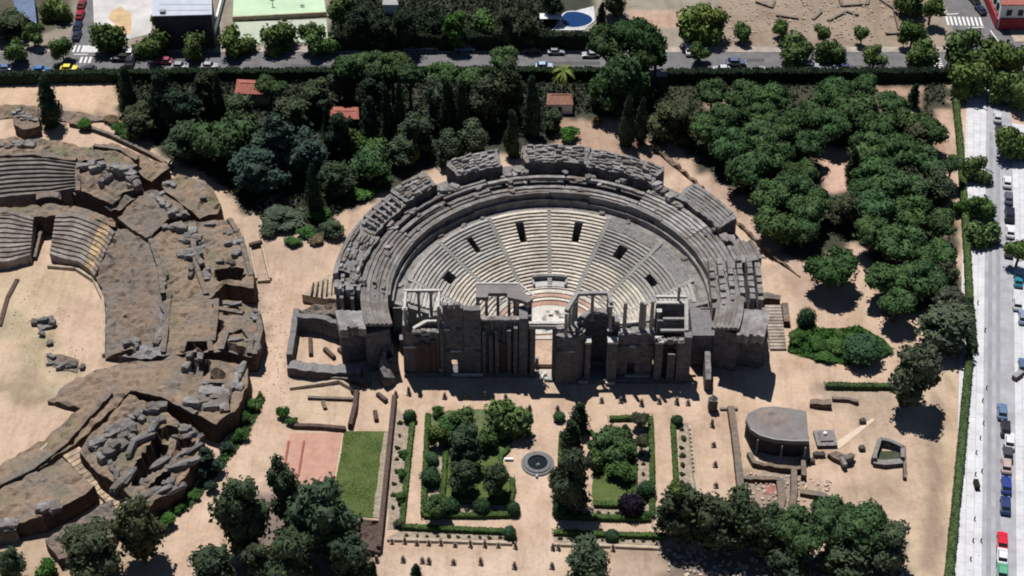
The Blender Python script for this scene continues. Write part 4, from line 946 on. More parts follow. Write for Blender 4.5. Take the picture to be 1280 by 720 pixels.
# ------------------------------------------------------------------ trees, one line each: kind, photo x, y, radius, height, label
T = '''plane 24 64 14 7 leafy street tree at the far left end of the street row|street trees
plane 41 43 12 7 small street tree behind the leftmost one near the blue shed|street trees
plane 77 61 12 7 small street tree left of the zebra crossing|street trees
plane 134 51 20 9 broad street tree right of the side road zebra crossing|street trees
plane 191 56 20 8 broad street tree in front of the hall's left corner|street trees
plane 242 59 16 7 round street tree in front of the hall's right part|street trees
plane 203 27 12 9 tree hugging the shaded front of the white roofed hall|street trees
plane 296 55 19 8 broad street tree below the left side of the sports courts|street trees
plane 351 50 20 8 broad street tree below the middle of the sports courts|street trees
plane 385 38 11 9 pale narrow tree between two broad ones by the courts|street trees
plane 400 54 17 8 street tree at the lower right corner of the sports courts|street trees
cypress 60 125 17 15 lone thick cypress standing on bare sand at upper left
cypress 158 112 14 15 slim cypress rising from bushes by the street hedge
tall 175 150 22 9 dark spreading tree in the bushes right of the sand
cypress 205 125 26 17 wide black cypress beside the street hedge
tall 226 140 24 13 dark tree just right of the wide black cypress
tall 258 112 16 13 olive toned upright tree left of the red tiled house
cypress 273 120 9 14 thin dark cypress touching the red tiled house
pine 281 172 38 12 very large dark green round tree above the ruins
cone 345 178 38 19 huge blue green conifer in the dark wood
tall 320 215 34 12 dark tree below the huge blue green conifer
tall 235 175 28 10 dark tree between the left path and great round tree
tall 395 122 20 11 olive brown tree left of the small red roof
cypress 409 158 8 13 pencil thin cypress left of the small red roof
cypress 392 235 12 15 dark cypress above the bushes left of the theatre
cone 350 270 26 4 grey green low spreading tree above the sandy path
pine 436 82 20 14 umbrella pine at left end of the pine cluster by the street
pine 462 84 22 14 umbrella pine second in the cluster by the street
pine 490 84 22 15 umbrella pine third in the cluster, centre of it
pine 512 92 18 14 umbrella pine at right end of the cluster
cypress 462 148 16 14 blunt dark cypress touching the small red roof
cypress 484 140 11 16 dark cypress first right of the blunt one
cypress 500 138 10 17 dark cypress in the gap behind the tree belt
tall 430 100 18 13 dark tree behind the small red roof
tall 470 115 22 12 shadowy tree under the umbrella pines
cypress 560 135 15 18 tall black cypress in the middle of the wood
cypress 578 140 14 18 tall black cypress twin to its left neighbour
tall 545 125 18 14 dark grey green tree left of the black cypress pair
tall 612 125 22 15 big dark tree above the middle of theatre rim
tall 635 110 20 16 big dark tree behind the brown roofed cottage's left
cypress 665 130 14 18 tall cypress left of the brown roofed cottage
cypress 640 165 12 14 low dark cypress above the theatre's top gap
tall 590 175 20 10 dark bushy tree behind theatre's upper left segment
tall 520 165 24 12 dark tree left of the theatre's upper left segment
pine 460 205 26 8 dark round tree above the theatre's left shoulder
plane 440 180 16 6 mid green tree in the wood clearing
tall 385 190 24 13 black tree right of the huge blue green conifer
tall 420 225 22 9 dark tree over the small green lawn
tall 425 165 18 12 shadowy tree directly below the small red roof
palm 705 88 15 9 yellow green palm behind the brown roofed cottage
plane 745 112 12 8 bright green tree right of the brown roofed cottage
pine 762 55 28 17 giant dark tree towering at the street, left crown
pine 795 48 26 18 giant dark tree towering at the street, right crown
tall 775 105 32 18 massive dark tree below the giant crowns
tall 800 95 22 16 dark tree at the right flank of giant crowns
cypress 785 150 12 15 dark pointed cypress above the brown bank
cypress 802 150 10 14 dark pointed cypress twin on the brown bank
plane 820 65 22 13 tree overhanging street right of the giant crowns
plane 873 35 24 11 yellowish green broad tree by the dig field corner
plane 893 28 16 10 yellowish tree just behind the broad one by dig field
plane 926 41 11 6 small tree alone on the left edge of dig field
plane 874 66 11 6 dark street tree between two parked cars
plane 977 37 11 6 small street tree behind the dark thick one
plane 990 65 20 9 thick dark street tree below the dig field
plane 1030 41 10 6 small tree standing inside dig field's lower edge, middle
plane 1038 68 16 6 street tree leaning over parked cars
plane 1078 41 9 6 thin two lobed tree at the lower dig field
plane 1093 72 13 8 pointed street tree beside the kerb shadow
plane 1141 44 14 8 upper of two stacked trees left of the junction
plane 1147 69 19 8 lower of two stacked trees left of the junction
plane 1207 66 24 10 large tree in the middle of the junction
plane 1216 102 23 10 large tree at the top of the white pavement
plane 1248 66 20 9 tree right of the large junction tree
plane 1270 72 18 9 tree at the right frame edge by the corner building
plane 1263 114 22 9 dark tree over the right lane near the junction
plane 1268 183 22 9 tree right of the first white parked car
plane 1220 215 16 6 first pale tree on the white pavement
plane 1225 262 16 6 second small tree on the white pavement
plane 1229 298 20 6 third tree on the white pavement, widest
plane 1276 310 15 9 tree at the right frame edge above the teal car
plane 425 12 16 11 dark tree right of the sports courts' upper corner
tall 448 34 18 12 dark tree of the black belt behind street, first
tall 476 38 16 12 dark tree of the black belt near the pale house gap
tall 507 36 18 13 dark tree of the black belt left of bright bush
plane 537 32 18 9 brighter green tree in the black belt behind the street
tall 569 36 16 12 dark tree right of the brighter belt tree
plane 604 32 15 9 mid green tree in the belt behind the silver van
tall 632 34 15 12 dark tree in the belt at frame top centre
tall 660 36 14 11 dark tree left of the white pool canopy
tall 690 0 16 11 dark tree behind the white pool canopy
cypress 752 20 8 9 narrow dark tree right of the swimming pool
tall 770 -2 16 11 dark tree at the frame top beside pool path
plane 1135 -2 22 10 dark tree at the frame top behind dig field
plane 1165 8 12 9 tree beside the white car at the junction road
tall 10 30 26 8 dark tree filling the upper left corner
plane 70 16 16 6 low reddish green tree by the blue shed
pine 890 118 20 9 pine crown beside the small sandy gap near the street
pine 928 122 26 10 broad pine crown right of the small sandy gap
pine 968 124 22 10 pine crown along the street hedge, centre left
tall 842 152 28 11 dull dark tree at left tip of pine wood
pine 850 140 18 11 pine crown over the dull dark tree
pine 884 162 22 9 pine crown inside left arm of the wood
pine 910 182 26 9 pine crown on left arm, upper middle
pine 945 172 24 9 pine crown on left arm, upper right
pine 932 212 28 10 pine crown at the middle of left arm
pine 966 200 24 9 pine crown left of the sandy clearing
pine 960 245 24 9 pine crown above the theatre's right shoulder
pine 990 232 24 9 pine crown below the sandy clearing
pine 976 282 28 8 shadowed pine crown left of the lone round one
pine 1010 262 22 9 pine crown between arms of the wood
pine 1004 290 18 7 low pine crown behind the lone round one
pine 1041 336 30 9 lone round pine at the edge of the sandy forecourt
pine 1006 145 24 10 pine crown right of the dark hedge shadow
pine 1036 120 22 10 pine crown near the hedge in the wood's top
pine 1068 135 25 10 pine crown at the top centre of the wood
pine 1035 158 24 9 pine crown just above the sandy clearing
pine 1078 108 18 8 pine crown by the street hedge, top right
cypress 1143 118 9 7 small dome shaped dark cypress on a brown patch
pine 1100 158 27 9 pine crown right of the top centre one
cypress 1067 205 11 10 narrow dark cypress at right edge of sandy clearing
pine 1086 188 26 9 pine crown in the wood's middle, upper
pine 1122 192 26 10 pine crown in the wood's middle, right of it
tall 1148 172 20 9 dull olive tree at wood's upper right
pine 1160 205 22 9 pine crown near the boundary strip, upper
pine 1092 222 27 9 pine crown at the heart of the wood
pine 1132 232 26 10 pine crown right of wood's heart
tall 1172 235 22 9 dull olive tree beside the boundary strip
pine 1100 262 26 10 pine crown below wood's heart
tall 1060 262 20 9 dull dark tree left of wood's lower half
pine 1140 270 26 10 pine crown in the wood's lower right
pine 1090 292 22 9 bright pine crown at lower left edge of right arm
pine 1172 280 22 9 pine crown touching the boundary hedge
pine 1125 308 28 10 pine crown of the lower wood, upper one
pine 1168 318 24 9 pine crown of the lower wood beside the hedge
pine 1110 348 27 9 pine crown of the lower wood, lower left
pine 1150 352 28 9 pine crown of the lower wood, lower right
pine 1120 378 22 8 last pine crown at bottom of the wood
tall 1182 345 18 8 dull tree where wood meets boundary hedge
plane 1198 258 9 4 bright shrub like tree bulging over the hedge
tall 1184 408 34 11 grey green spreading tree at the forecourt edge
tall 1143 468 32 17 tall leaning grey green tree below the wood
tall 300 643 32 19 tall dark green poplar on sand at lower left
cone 258 573 18 7 blue green conical tree at the ruin's lower corner
tall 172 665 30 16 olive tall tree at the foot of long stair
tall 115 688 38 13 broad olive tree at the bottom left
bush 206 648 15 3 bright green round bush below the boulder ruin|
plane 60 715 14 4 bright low tree at the bottom frame edge, left
tall 12 706 16 8 dark tree in the bottom left corner
tall 355 612 22 18 slender tall poplar by the pink court
tall 403 652 41 19 largest dark tree, below the green lawn
tall 366 698 33 15 dark tree low down beside the largest one
tall 436 700 28 14 dark tree at the lower right of the largest one
tall 268 712 30 12 dark tree at the bottom edge below the poplar
tall 320 700 20 9 shaded tree between the poplar and the big group
cypress 466 712 7 5 tiny dark cypress at bottom edge, left of the path
cypress 520 714 9 4 tiny dark bushy tree at bottom edge
tall 733 706 30 11 round dark tree at the bottom edge, centre right
tall 850 640 30 14 leftmost dark tree of the lower right group
tall 888 655 32 13 second dark tree of the lower right group
tall 925 650 30 14 third dark tree of the lower right group, tallest
tall 960 662 24 12 dark tree in the middle of lower right group
plane 846 612 10 15 small green crown on top of the leftmost dark tree
pine 1000 668 32 11 green crowned tree right of the middle of lower right group
pine 1040 655 32 12 high green crown of the lower right group
pine 1082 660 32 12 green crown below the curved excavated basin
tall 1110 680 30 12 rightmost dark tree of the lower right group
tall 1060 695 34 9 dark tree along the bottom frame edge, right
tall 985 700 30 8 shaded tree at the bottom edge near roots
shrub 512 521 8 3 round shrub at top of the west planting strip
bush 547 514 9 2 low bush at the west parterre's top left corner
bush 556 533 19 5 leafy bush inside west parterre's upper left
plane 576 522 15 6 blocky shrub at the top of west parterre
tall 581 557 21 11 tall dark tree in the centre of west parterre
tall 577 596 19 8 dark lower tree in the west parterre
plane 633 530 26 8 broad round tree in west parterre's upper right
shrub 660 521 6 1.6 small ball shrub beside the broad round tree
tall 619 600 18 8 dark conical tree by the fountain's left
shrub 540 573 8 2 small round shrub on the west parterre's left edge
shrub 538 597 12 4 round clipped shrub on west parterre's left edge, lower
shrub 574 616 9 2 dark ball shrub at the foot of west lawn
pine 545 634 15 5 dark flat topped tree at west parterre's lower left corner
shrub 564 633 10 3 round shrub right of the flat topped tree
shrub 602 634 10 3.5 round clipped shrub midway along west bottom hedge
shrub 642 637 8 3.4 clipped shrub at the right end of west bottom hedge
shrub 637 667 8 3 pointed shrub at the end of the lower west hedge
bush 499 622 9 3 bush in the west strip near its lower end
bush 500 592 8 2.5 bush in the west strip beside the thin red wall
bush 503 567 7 2 small bush in the middle of west strip
bush 498 655 8 2 grey green bush at the foot of the west strip
cypress 724 520 15 8 pointed dark tree at the east parterre's top left
shrub 699 521 7 1.8 small round shrub at left end of the east parterre top
cypress 714 542 16 8 upright pale green tree of the east parterre
tall 717 598 25 17 great dark conifer right of the fountain
pine 762 560 27 5 spreading green tree on the east lawn
bush 774 590 20 4 low dark bush in the middle of east lawn
cypress 782 542 11 5 dark pointed tree at east lawn's top right
pine 801 524 11 3.5 dull tree at east parterre's top right corner
pine 802 552 10 4 dull tree on east parterre's right hedge
shrub 808 612 11 3.5 round shrub on the east parterre's right, lower
shrub 789 632 15 5 nearly black round tree at east parterre's bottom right
shrub 700 638 9 3.4 clipped green shrub at the east parterre's bottom left
shrub 765 670 8 2.5 bushy shrub midway along the lower east hedge
shrub 846 526 7 2.4 round shrub at the top of the far east strip
bush 808 645 8 2 small dark bush at the east parterre's bottom right corner
bush 356 514 10 3.4 bright green bush beside the excavated terrace
bush 365 525 8 2 grey bush against the bright green one
bush 318 505 10 2.5 green bush at the corner of the amphitheatre's outer wall
bush 308 520 10 2.4 green bush just below the corner one
bush 300 545 11 3 dark green bush on path beside the amphitheatre
bush 283 560 10 2.5 small bush above the blue green conical tree
bush 262 610 10 3 dark round bush below the blue green conical tree
bush 243 617 11 1.6 low green bush on the bank below the boulder ruin
bush 225 635 9 1.6 low green bush next to the bright round one
shrub 1008 399 11 6 square clipped shrub at the tip of green island
shrub 1078 437 23 5 big dark round shrub on the green island
bush 998 422 14 2.4 bush at the left end of green island
bush 1018 428 15 2.4 bright bush of green island below the square shrub
bush 1040 432 15 2.2 bush in the middle of green island
bush 1062 424 14 2.4 bush at the back of green island
bush 1098 428 14 2.2 bush behind the big dark shrub
bush 1106 438 11 1.8 bush at the right tip of green island
bush 1030 447 14 1.6 low bush at the front of green island
bush 110 155 12 2.5 bright green bush right of the lone cypress's foot
bush 150 160 12 3 green bush by the curved boundary wall
bush 162 165 13 3 dark bush by the curved boundary wall, further right
bush 135 150 12 1.5 brownish leafless bush above the curved wall
bush 713 168 15 4 bright round bush on bare ground right of the cottage
bush 745 150 9 2 pale dry bush on bare ground
plane 466 185 18 6 sunlit green tree in the wood left of theatre
bush 452 240 18 2 bright green ground bush near theatre's left rim
cypress 415 238 9 6 pointed green shrub tree by the small lawn
bush 402 265 16 2.5 dark bush left of theatre's rim
bush 382 290 13 2.6 round green bush at the edge of sandy path
bush 367 300 12 1.8 low bush spilling on the sandy path
bush 398 298 12 1.6 small dry bush right of the round green one
bush 335 282 16 3 grey green bush left of the sandy path top
tall 500 190 20 8 dark tree hugging the theatre's left upper rim
plane 512 188 11 6 sunlit yellow green tree near theatre's upper rim
bush 478 222 14 2.4 dark bush at theatre's left shoulder
tall 690 150 14 6 dark shrub tree left of the cottage door
tall 560 185 18 9 dark tree right behind the upper left masonry
tall 365 145 24 12 dark tree between red tiled house and small red roof
tall 300 135 20 8 dark tree below the red tiled house
tall 415 285 14 4 dark low tree against the theatre's left outer wall
pine 1118 132 20 9 pine crown left of the dome shaped dark cypress
pine 1168 165 20 9 pine crown at the wood's upper right corner
pine 1012 182 20 9 pine crown left above the sandy clearing
pine 1002 214 20 9 pine crown touching the sandy clearing's left edge
pine 1078 236 20 9 pine crown touching the sandy clearing's right edge
pine 1045 112 18 10 pine crown hard against the hedge, centre of wood top
pine 1185 375 18 8 pine crown beside the hedge above the grey green tree
pine 1022 252 20 8 shadowed pine crown below the sandy clearing
pine 1142 152 20 9 pine crown just under the dome shaped dark cypress
pine 1190 205 14 8 pine crown pressed against the boundary strip
pine 905 148 20 9 pine crown below the small sandy gap near the street
pine 950 148 22 9 pine crown in the middle of left arm top
pine 985 165 20 9 pine crown joining both arms of the wood
plane 549 546 12 5 small full tree near the west parterre's upper left edge
plane 604 548 13 5 small full tree between the west parterre's two big trees
tall 700 600 14 9 dark conifer flank leaning towards the fountain
plane 745 575 12 4 small green tree at left of the east lawn
pine 340 110 18 11 dark crown above the red tiled house's right
pine 550 95 20 11 dark crown along the street hedge, centre
pine 585 100 18 11 dark crown along the street hedge, right of centre
pine 630 75 18 13 dark crown overlapping the street edge
'''
SPECIAL = {'pencil': None}
for line in T.strip().split('\n'):
    kind, x, y, r_, h_, lab = line.split(' ', 5)
    lab, _, grp = lab.partition('|')
    tint = None
    if 'yellow' in lab: tint = (.10, .14, .035)
    if 'bright' in lab and kind != 'pine': tint = (.042, .10, .022)
    if 'olive' in lab or 'dull' in lab: tint = (.055, .068, .036)
    if 'black' in lab or 'massive' in lab or 'giant' in lab or 'shadowy' in lab: tint = (.022, .036, .022)  # near-black leaves, also putting shade into the shadowy and belt trees
    if 'nearly black' in lab: tint = (.014, .012, .025)
    if 'blue green' in lab: tint = (.036, .060, .044)
    if 'grey green' in lab: tint = (.065, .085, .055)
    if 'giant' in lab: tint = (.03, .055, .02)
    if 'brownish' in lab or 'dry' in lab: tint = (.14, .105, .07)
    grp = grp or {'pine': 'pines of the wood', 'plane': 'street and park trees', 'tall': 'dark park trees', 'cypress': 'cypresses', 'shrub': 'clipped shrubs of the garden', 'bush': 'bushes'}.get(kind)
    if x == '60' and kind == 'cypress': pass
    tree(kind, float(x), float(y), float(r_), float(h_), lab, grp, tint)
# undergrowth of the wood, its leaves tinted near black for the shade between trees
CLEAR = [px2(q) for q in ([(1018, 175), (1066, 185), (1070, 245), (1028, 245)], [(876, 116), (924, 116), (920, 148), (880, 148)], [(1090, 105), (1156, 105), (1154, 145), (1095, 145)], [(1164, 130), (1195, 130), (1200, 260), (1180, 310), (1168, 210)], [(700, 142), (790, 142), (840, 175), (830, 200), (700, 175)], [(880, 205), (960, 280), (1010, 330), (960, 340), (900, 260)])]
def thicket(name, label, region, n, s, z, seed, tint):
    r_ = random.Random(seed); g = G(); poly = px2(region); xs = [p[0] for p in poly]; ys = [p[1] for p in poly]; k = 0; L = []
    while k < n:
        x = r_.uniform(min(xs), max(xs)); y = r_.uniform(min(ys), max(ys))
        if not inpoly(np.array([x]), np.array([y]), poly)[0]: continue
        k += 1
        if any(inpoly(np.array([x]), np.array([y]), q)[0] for q in CLEAR): continue
        c = Vector((x, y, r_.uniform(.1, z)*(.5+noise.noise(Vector((x*.2, y*.2, seed)))))); L.append((c, Vector((0, 0, 1))))
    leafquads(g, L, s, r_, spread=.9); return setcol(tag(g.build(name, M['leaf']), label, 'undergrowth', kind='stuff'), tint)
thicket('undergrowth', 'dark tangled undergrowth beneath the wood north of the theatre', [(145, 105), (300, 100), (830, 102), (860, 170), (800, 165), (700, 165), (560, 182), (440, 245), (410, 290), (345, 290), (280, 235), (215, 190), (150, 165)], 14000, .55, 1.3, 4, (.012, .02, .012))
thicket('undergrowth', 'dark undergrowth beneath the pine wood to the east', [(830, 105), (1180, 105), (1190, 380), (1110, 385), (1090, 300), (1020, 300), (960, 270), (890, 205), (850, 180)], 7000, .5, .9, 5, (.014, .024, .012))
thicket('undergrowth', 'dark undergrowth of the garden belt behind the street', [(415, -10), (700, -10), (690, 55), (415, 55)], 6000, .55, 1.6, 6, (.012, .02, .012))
thicket('ground_cover', 'green creeping cover on the island by the forecourt', [(985, 440), (990, 415), (1005, 405), (1020, 412), (1075, 410), (1105, 425), (1115, 438), (1090, 445), (1060, 455), (1028, 452)], 8000, .36, 1.1, 8, (.04, .10, .024))
thicket('ground_cover', 'green cover along the bank outside the boulder ruin', [(325, 490), (332, 500), (310, 545), (235, 640), (215, 640), (262, 590), (300, 530)], 2200, .3, .6, 9, (.045, .095, .026))
thicket('lawn_grass', 'bright grass patch among the trees left of the theatre', [(420, 228), (452, 222), (460, 245), (425, 258)], 1500, .28, .25, 10, (.05, .12, .025))
# ------------------------------------------------------------------ hedges
def hedge(label, pts, wd, h, tint=(.045, .085, .025), name='hedge', dens=26, group=None, lift=0):
    g = G(); r_ = random.Random(len(label)+int(pts[0][0])); rows = []; L = []
    P = [at(*p) for p in pts]; Q = []
    for p, q in zip(P[:-1], P[1:]):
        n = max(1, int((q-p).length/.9)); Q += [p.lerp(q, k/n) for k in range(n)]
    Q.append(P[-1])
    for i, p in enumerate(Q):
        d = (Q[min(i+1, len(Q)-1)]-Q[max(0, i-1)]).normalized(); nr = Vector((-d.y, d.x, 0)); j = noise.noise(p*.6)*.25; hh = h*(1+j*.6); w_ = wd/2*(1+j*.5)
        rows.append([p-nr*w_*1.02+Vector((0, 0, -.1)), p-nr*w_+Vector((0, 0, hh*.9)), p-nr*w_*.5+Vector((0, 0, hh)), p+nr*w_*.5+Vector((0, 0, hh)), p+nr*w_+Vector((0, 0, hh*.9)), p+nr*w_*1.02+Vector((0, 0, -.1))])
        for _ in range(int(dens*max(.6, (wd+h)/2.2)*.9)):
            f = r_.uniform(-1, 1); o = r_.random()
            if o < .55: L.append((p+nr*w_*f+Vector((0, 0, hh+.03))+d*r_.uniform(-.5, .5), Vector((0, 0, 1))))
            else:
                s = 1 if r_.random() < .5 else -1; L.append((p+nr*w_*s*1.02+Vector((0, 0, hh*r_.random()))+d*r_.uniform(-.5, .5), nr*s))
    g.grid(rows); k = 0; g.f.append(tuple(range(5, -1, -1))); m_ = 6*(len(rows)-1); g.f.append(tuple(range(m_, m_+6)))
    leafquads(g, L, .22 if h < 2 else .34, r_)
    o = solo(g.build(name, M['leaf'])); return setcol(tag(o, label, 'hedge', group), tint)
hedge('long tall dark hedge between street and archaeological park, left half', [(-10, 104), (100, 101), (200, 100), (300, 99), (420, 98), (520, 98)], 2.2, 3.0, (.02, .035, .018), 'tall_hedge')
hedge('long tall dark hedge between street and archaeological park, middle part', [(524, 97.5), (640, 97.5), (775, 98)], 2.2, 3.0, (.022, .04, .018), 'tall_hedge')
hedge('long tall dark hedge between street and archaeological park, right part', [(835, 101), (950, 100), (1080, 100), (1190, 99)], 2.4, 3.2, (.018, .03, .018), 'tall_hedge')
hedge('high dark garden hedge behind the street under the tree belt', [(414, 61), (520, 61), (640, 61), (745, 60)], 2.4, 4.6, (.016, .026, .015), 'tall_hedge')  # hedge added to shade the street and give the belt a dark face
hedge('narrow green boundary hedge along the white pavement, upper half', [(1194, 130), (1199, 180), (1203, 240), (1207, 300), (1211, 380)], 1.5, 1.9, (.065, .10, .035), 'boundary_hedge')
hedge('narrow green boundary hedge along the white pavement, lower half', [(1211, 445), (1206, 500), (1199, 580), (1192, 650), (1184, 735)], 1.5, 1.9, (.06, .095, .035), 'boundary_hedge')
hedge('dark strip of hedge between the wood and boundary path', [(1195, 385), (1210, 390), (1214, 440)], 2, 2, (.03, .05, .025), 'boundary_hedge')
hedge('low hedge above the small dig near the grey green tree', [(1032, 484), (1070, 485), (1110, 485), (1122, 488), (1128, 508)], 1.2, 1.1, (.045, .075, .028), 'low_hedge')
GH = 'box hedges of the garden'
for lab, pts in (
    ('box hedge along the west strip of the garden', [(516, 526), (510, 580), (505, 630), (502, 659)]),
    ('box hedge along the bottom walk, west side', [(503, 660), (560, 663), (630, 666)]),
    ('box hedge on the west parterre outer left side', [(535, 520), (533, 560), (531, 600), (529, 645)]),
    ('box hedge on the west parterre outer bottom side', [(530, 646), (590, 646), (638, 645)]),
    ('box hedge bounding the west lawn on its left', [(557, 560), (555, 600), (552, 626)]),
    ('box hedge bounding the west lawn at its foot', [(553, 627), (600, 628), (640, 629)]),
    ('short box hedge at west parterre right edge near fountain', [(640, 600), (641, 614), (638, 628)]),
    ('box hedge on the east parterre outer right side', [(813, 523), (815, 580), (815, 647)]),
    ('box hedge on the east parterre outer bottom side', [(698, 647), (760, 649), (813, 650)]),
    ('box hedge bounding the east lawn on its right', [(792, 552), (793, 600), (792, 632)]),
    ('box hedge bounding the east lawn at its foot', [(742, 632), (770, 633), (790, 633)]),
    ('box hedge at top of the east parterre', [(762, 525), (790, 524), (808, 522)]),
    ('box hedge on the east parterre inner left side', [(702, 545), (700, 590), (698, 640)]),
    ('box hedge along the far east strip', [(841, 530), (843, 570), (845, 604)]),
    ('box hedge along the bottom walk, east side', [(692, 667), (760, 670), (832, 672)])):
    hedge(lab, pts, 1.05, .9, (.05, .085, .024), 'box_hedge', 22, GH)
# curved scallop of the east lawn
hedge('curved box hedge round the scalloped top of east lawn', [(738, 540), (744, 548), (754, 551), (764, 548), (770, 540)], .8, .7, (.045, .09, .024), 'box_hedge', 22, GH)
hedge('curved box hedge round the scalloped right side of west lawn', [(636, 562), (626, 572), (626, 582), (634, 596)], .8, .7, (.045, .09, .024), 'box_hedge', 22, GH)
# ------------------------------------------------------------------ garden ground
sheet('planted_ground', [(984, 440), (990, 415), (1005, 403), (1022, 411), (1075, 409), (1105, 424), (1117, 438), (1090, 447), (1060, 456), (1028, 453)], bpy.data.materials['dark_garden_soil'] if 'dark_garden_soil' in bpy.data.materials else M['lawn'], .05, wob=.6)
sheet('west_lawn', [(556, 548), (600, 552), (641, 550), (636, 565), (624, 577), (636, 598), (641, 612), (639, 628), (553, 627)], M['lawn'], .05, wob=.4)
sheet('west_border', [(535, 520), (560, 512), (600, 512), (650, 508), (655, 535), (640, 552), (556, 548), (533, 560)], plain('dark_garden_soil', (.09, .11, .05), .95, .4, .8), .045, wob=.6)
sheet('east_lawn', [(740, 545), (746, 551), (755, 553), (765, 551), (771, 543), (790, 540), (792, 632), (741, 632)], M['lawn'], .05, wob=.3)
sheet('gravel_walk', [(536, 552), (555, 550), (550, 628), (534, 642)], M['soil'], .03, wob=.3)
sheet('gravel_walk', [(553, 631), (638, 632), (636, 643), (532, 643)], M['soil'], .036, wob=.3)
sheet('planting_bed', [(795, 545), (812, 530), (812, 645), (797, 640)], M['soil'], .03, wob=.3)
sheet('planting_bed', [(703, 637), (790, 637), (790, 647), (703, 645)], M['soil'], .034, wob=.3)
sheet('planting_bed', [(849, 525), (862, 530), (872, 640), (850, 610)], M['soil'], .03, wob=.5)
sheet('planting_bed', [(495, 510), (512, 520), (500, 662), (484, 662), (488, 560)], M['soil'], .03, wob=.5)
sheet('planting_bed', [(500, 664), (640, 669), (640, 675), (484, 672)], M['soil'], .034, wob=.2)
sheet('planting_bed', [(692, 671), (830, 676), (828, 682), (692, 677)], M['soil'], .034, wob=.2)
wall('garden_kerb', 'low pale kerb wall under the lower west hedge', 'kerb', [(484, 675), (560, 677), (640, 680)], .7, .5, 'dirtwall', .1)
wall('garden_kerb', 'low pale kerb wall under the lower east hedge', 'kerb', [(692, 681), (760, 683), (828, 686)], .7, .5, 'dirtwall', .1)
wall('garden_kerb', 'low pale kerb wall right of the far east strip', 'kerb', [(862, 530), (868, 590), (880, 650)], .8, .6, 'dirtwall', .1)
ORD = ['first', 'second', 'third', 'fourth', 'fifth', 'sixth', 'seventh', 'eighth', 'ninth', 'tenth', 'eleventh', 'twelfth', 'thirteenth', 'fourteenth', 'fifteenth', 'sixteenth']
# rose bushes in rows: one mesh shared
def plants(pts, group, lab, s=.5):
    for k, (x, y) in enumerate(pts):
        if ('bush', k % 3) not in PROTO: PROTO[('bush', k % 3)] = proto('bush', k % 3)
        p = at(x, y); t = bpy.data.objects.new('rose_bush', PROTO[('bush', k % 3)]); link(t); t.location = (p.x, p.y, s*.35); t.scale = (s*random.uniform(.75, 1.2),)*3
        tag(t, ORD[k]+' '+lab, 'plant', group); v = random.uniform(.7, 1.3); setcol(t, (.06*v, .075*v, .035*v))
plants([(508+13*k, 670+.3*k) for k in range(10)], 'rose bushes under the lower west hedge', 'rose bush from the near end in the row under the lower west hedge')
plants([(700+13*k, 674+.3*k) for k in range(10)], 'rose bushes under the lower east hedge', 'rose bush from the near end in the row under the lower east hedge')
plants([(803+(k % 2), 545+12*k) for k in range(8)], 'rose bushes in the east parterre bed', 'rose bush from the near end beside the east parterre hedge', .6)
plants([(852+(k % 2), 538+11*k) for k in range(7)], 'rose bushes in the far east strip', 'dark rose bush from the near end in the far east strip', .7)
plants([(500-1.4*k, 530+15*k) for k in range(8)], 'rose bushes in the west strip', 'rose bush from the near end in the west strip', .6)
plants([(712+12*k, 642) for k in range(6)], 'rose bushes in the east bottom bed', 'rose bush from the near end in the east parterre foot bed', .5)
plants([(560+12*k, 638) for k in range(6)], 'rose bushes in the west bottom bed', 'rose bush from the near end in the west parterre foot bed', .5)
# fountain
fp = at(672, 580); ft = thing('fountain', 'round stone fountain basin with dark water between the two parterres', 'fountain', fp)
g = G(); prof = [(3.35, -.05), (3.35, .25), (2.8, .28), (2.75, .5), (2.2, .58), (2.05, .55), (2.0, .1)]
g.grid([[(fp.x+r_*math.cos(6.283*k/36), fp.y+r_*math.sin(6.283*k/36), z) for k in range(36)] for r_, z in prof], closed=True); g.f = [f[::-1] for f in g.f]
g.build('basin', plain('grey_basin_stone', (.135, .135, .14), .8, .25, 2.5, .04), ft)
g = G(); g.cyl(fp.x, fp.y, -.05, .22, 2.2, n=30); g.build('water', plain('dark_pond_water', (.012, .018, .02), .08, .3, 1), ft)
g = G(); g.cyl(fp.x+.1, fp.y-.5, .2, .6, .5, .3, 10); g.build('spout', M['roofgrey'], ft)
g = G(); q = at(671, 596); g.box(q.x-.25, q.x+.25, q.y-.35, q.y+.35, -.05, .5); tag(solo(g.build('stone_post', M['metal'])), 'tiny dark post just below the fountain', 'post')
g = G(); q = at(636, 575); g.box(q.x-.9, q.x+.9, q.y-.25, q.y+.25, .38, .5); g.box(q.x-.75, q.x-.5, q.y-.2, q.y+.2, -.05, .38); g.box(q.x+.5, q.x+.75, q.y-.2, q.y+.2, -.05, .38)
tag(solo(g.build('bench', M['white'])), 'small white bench at the scalloped edge left of fountain', 'bench')

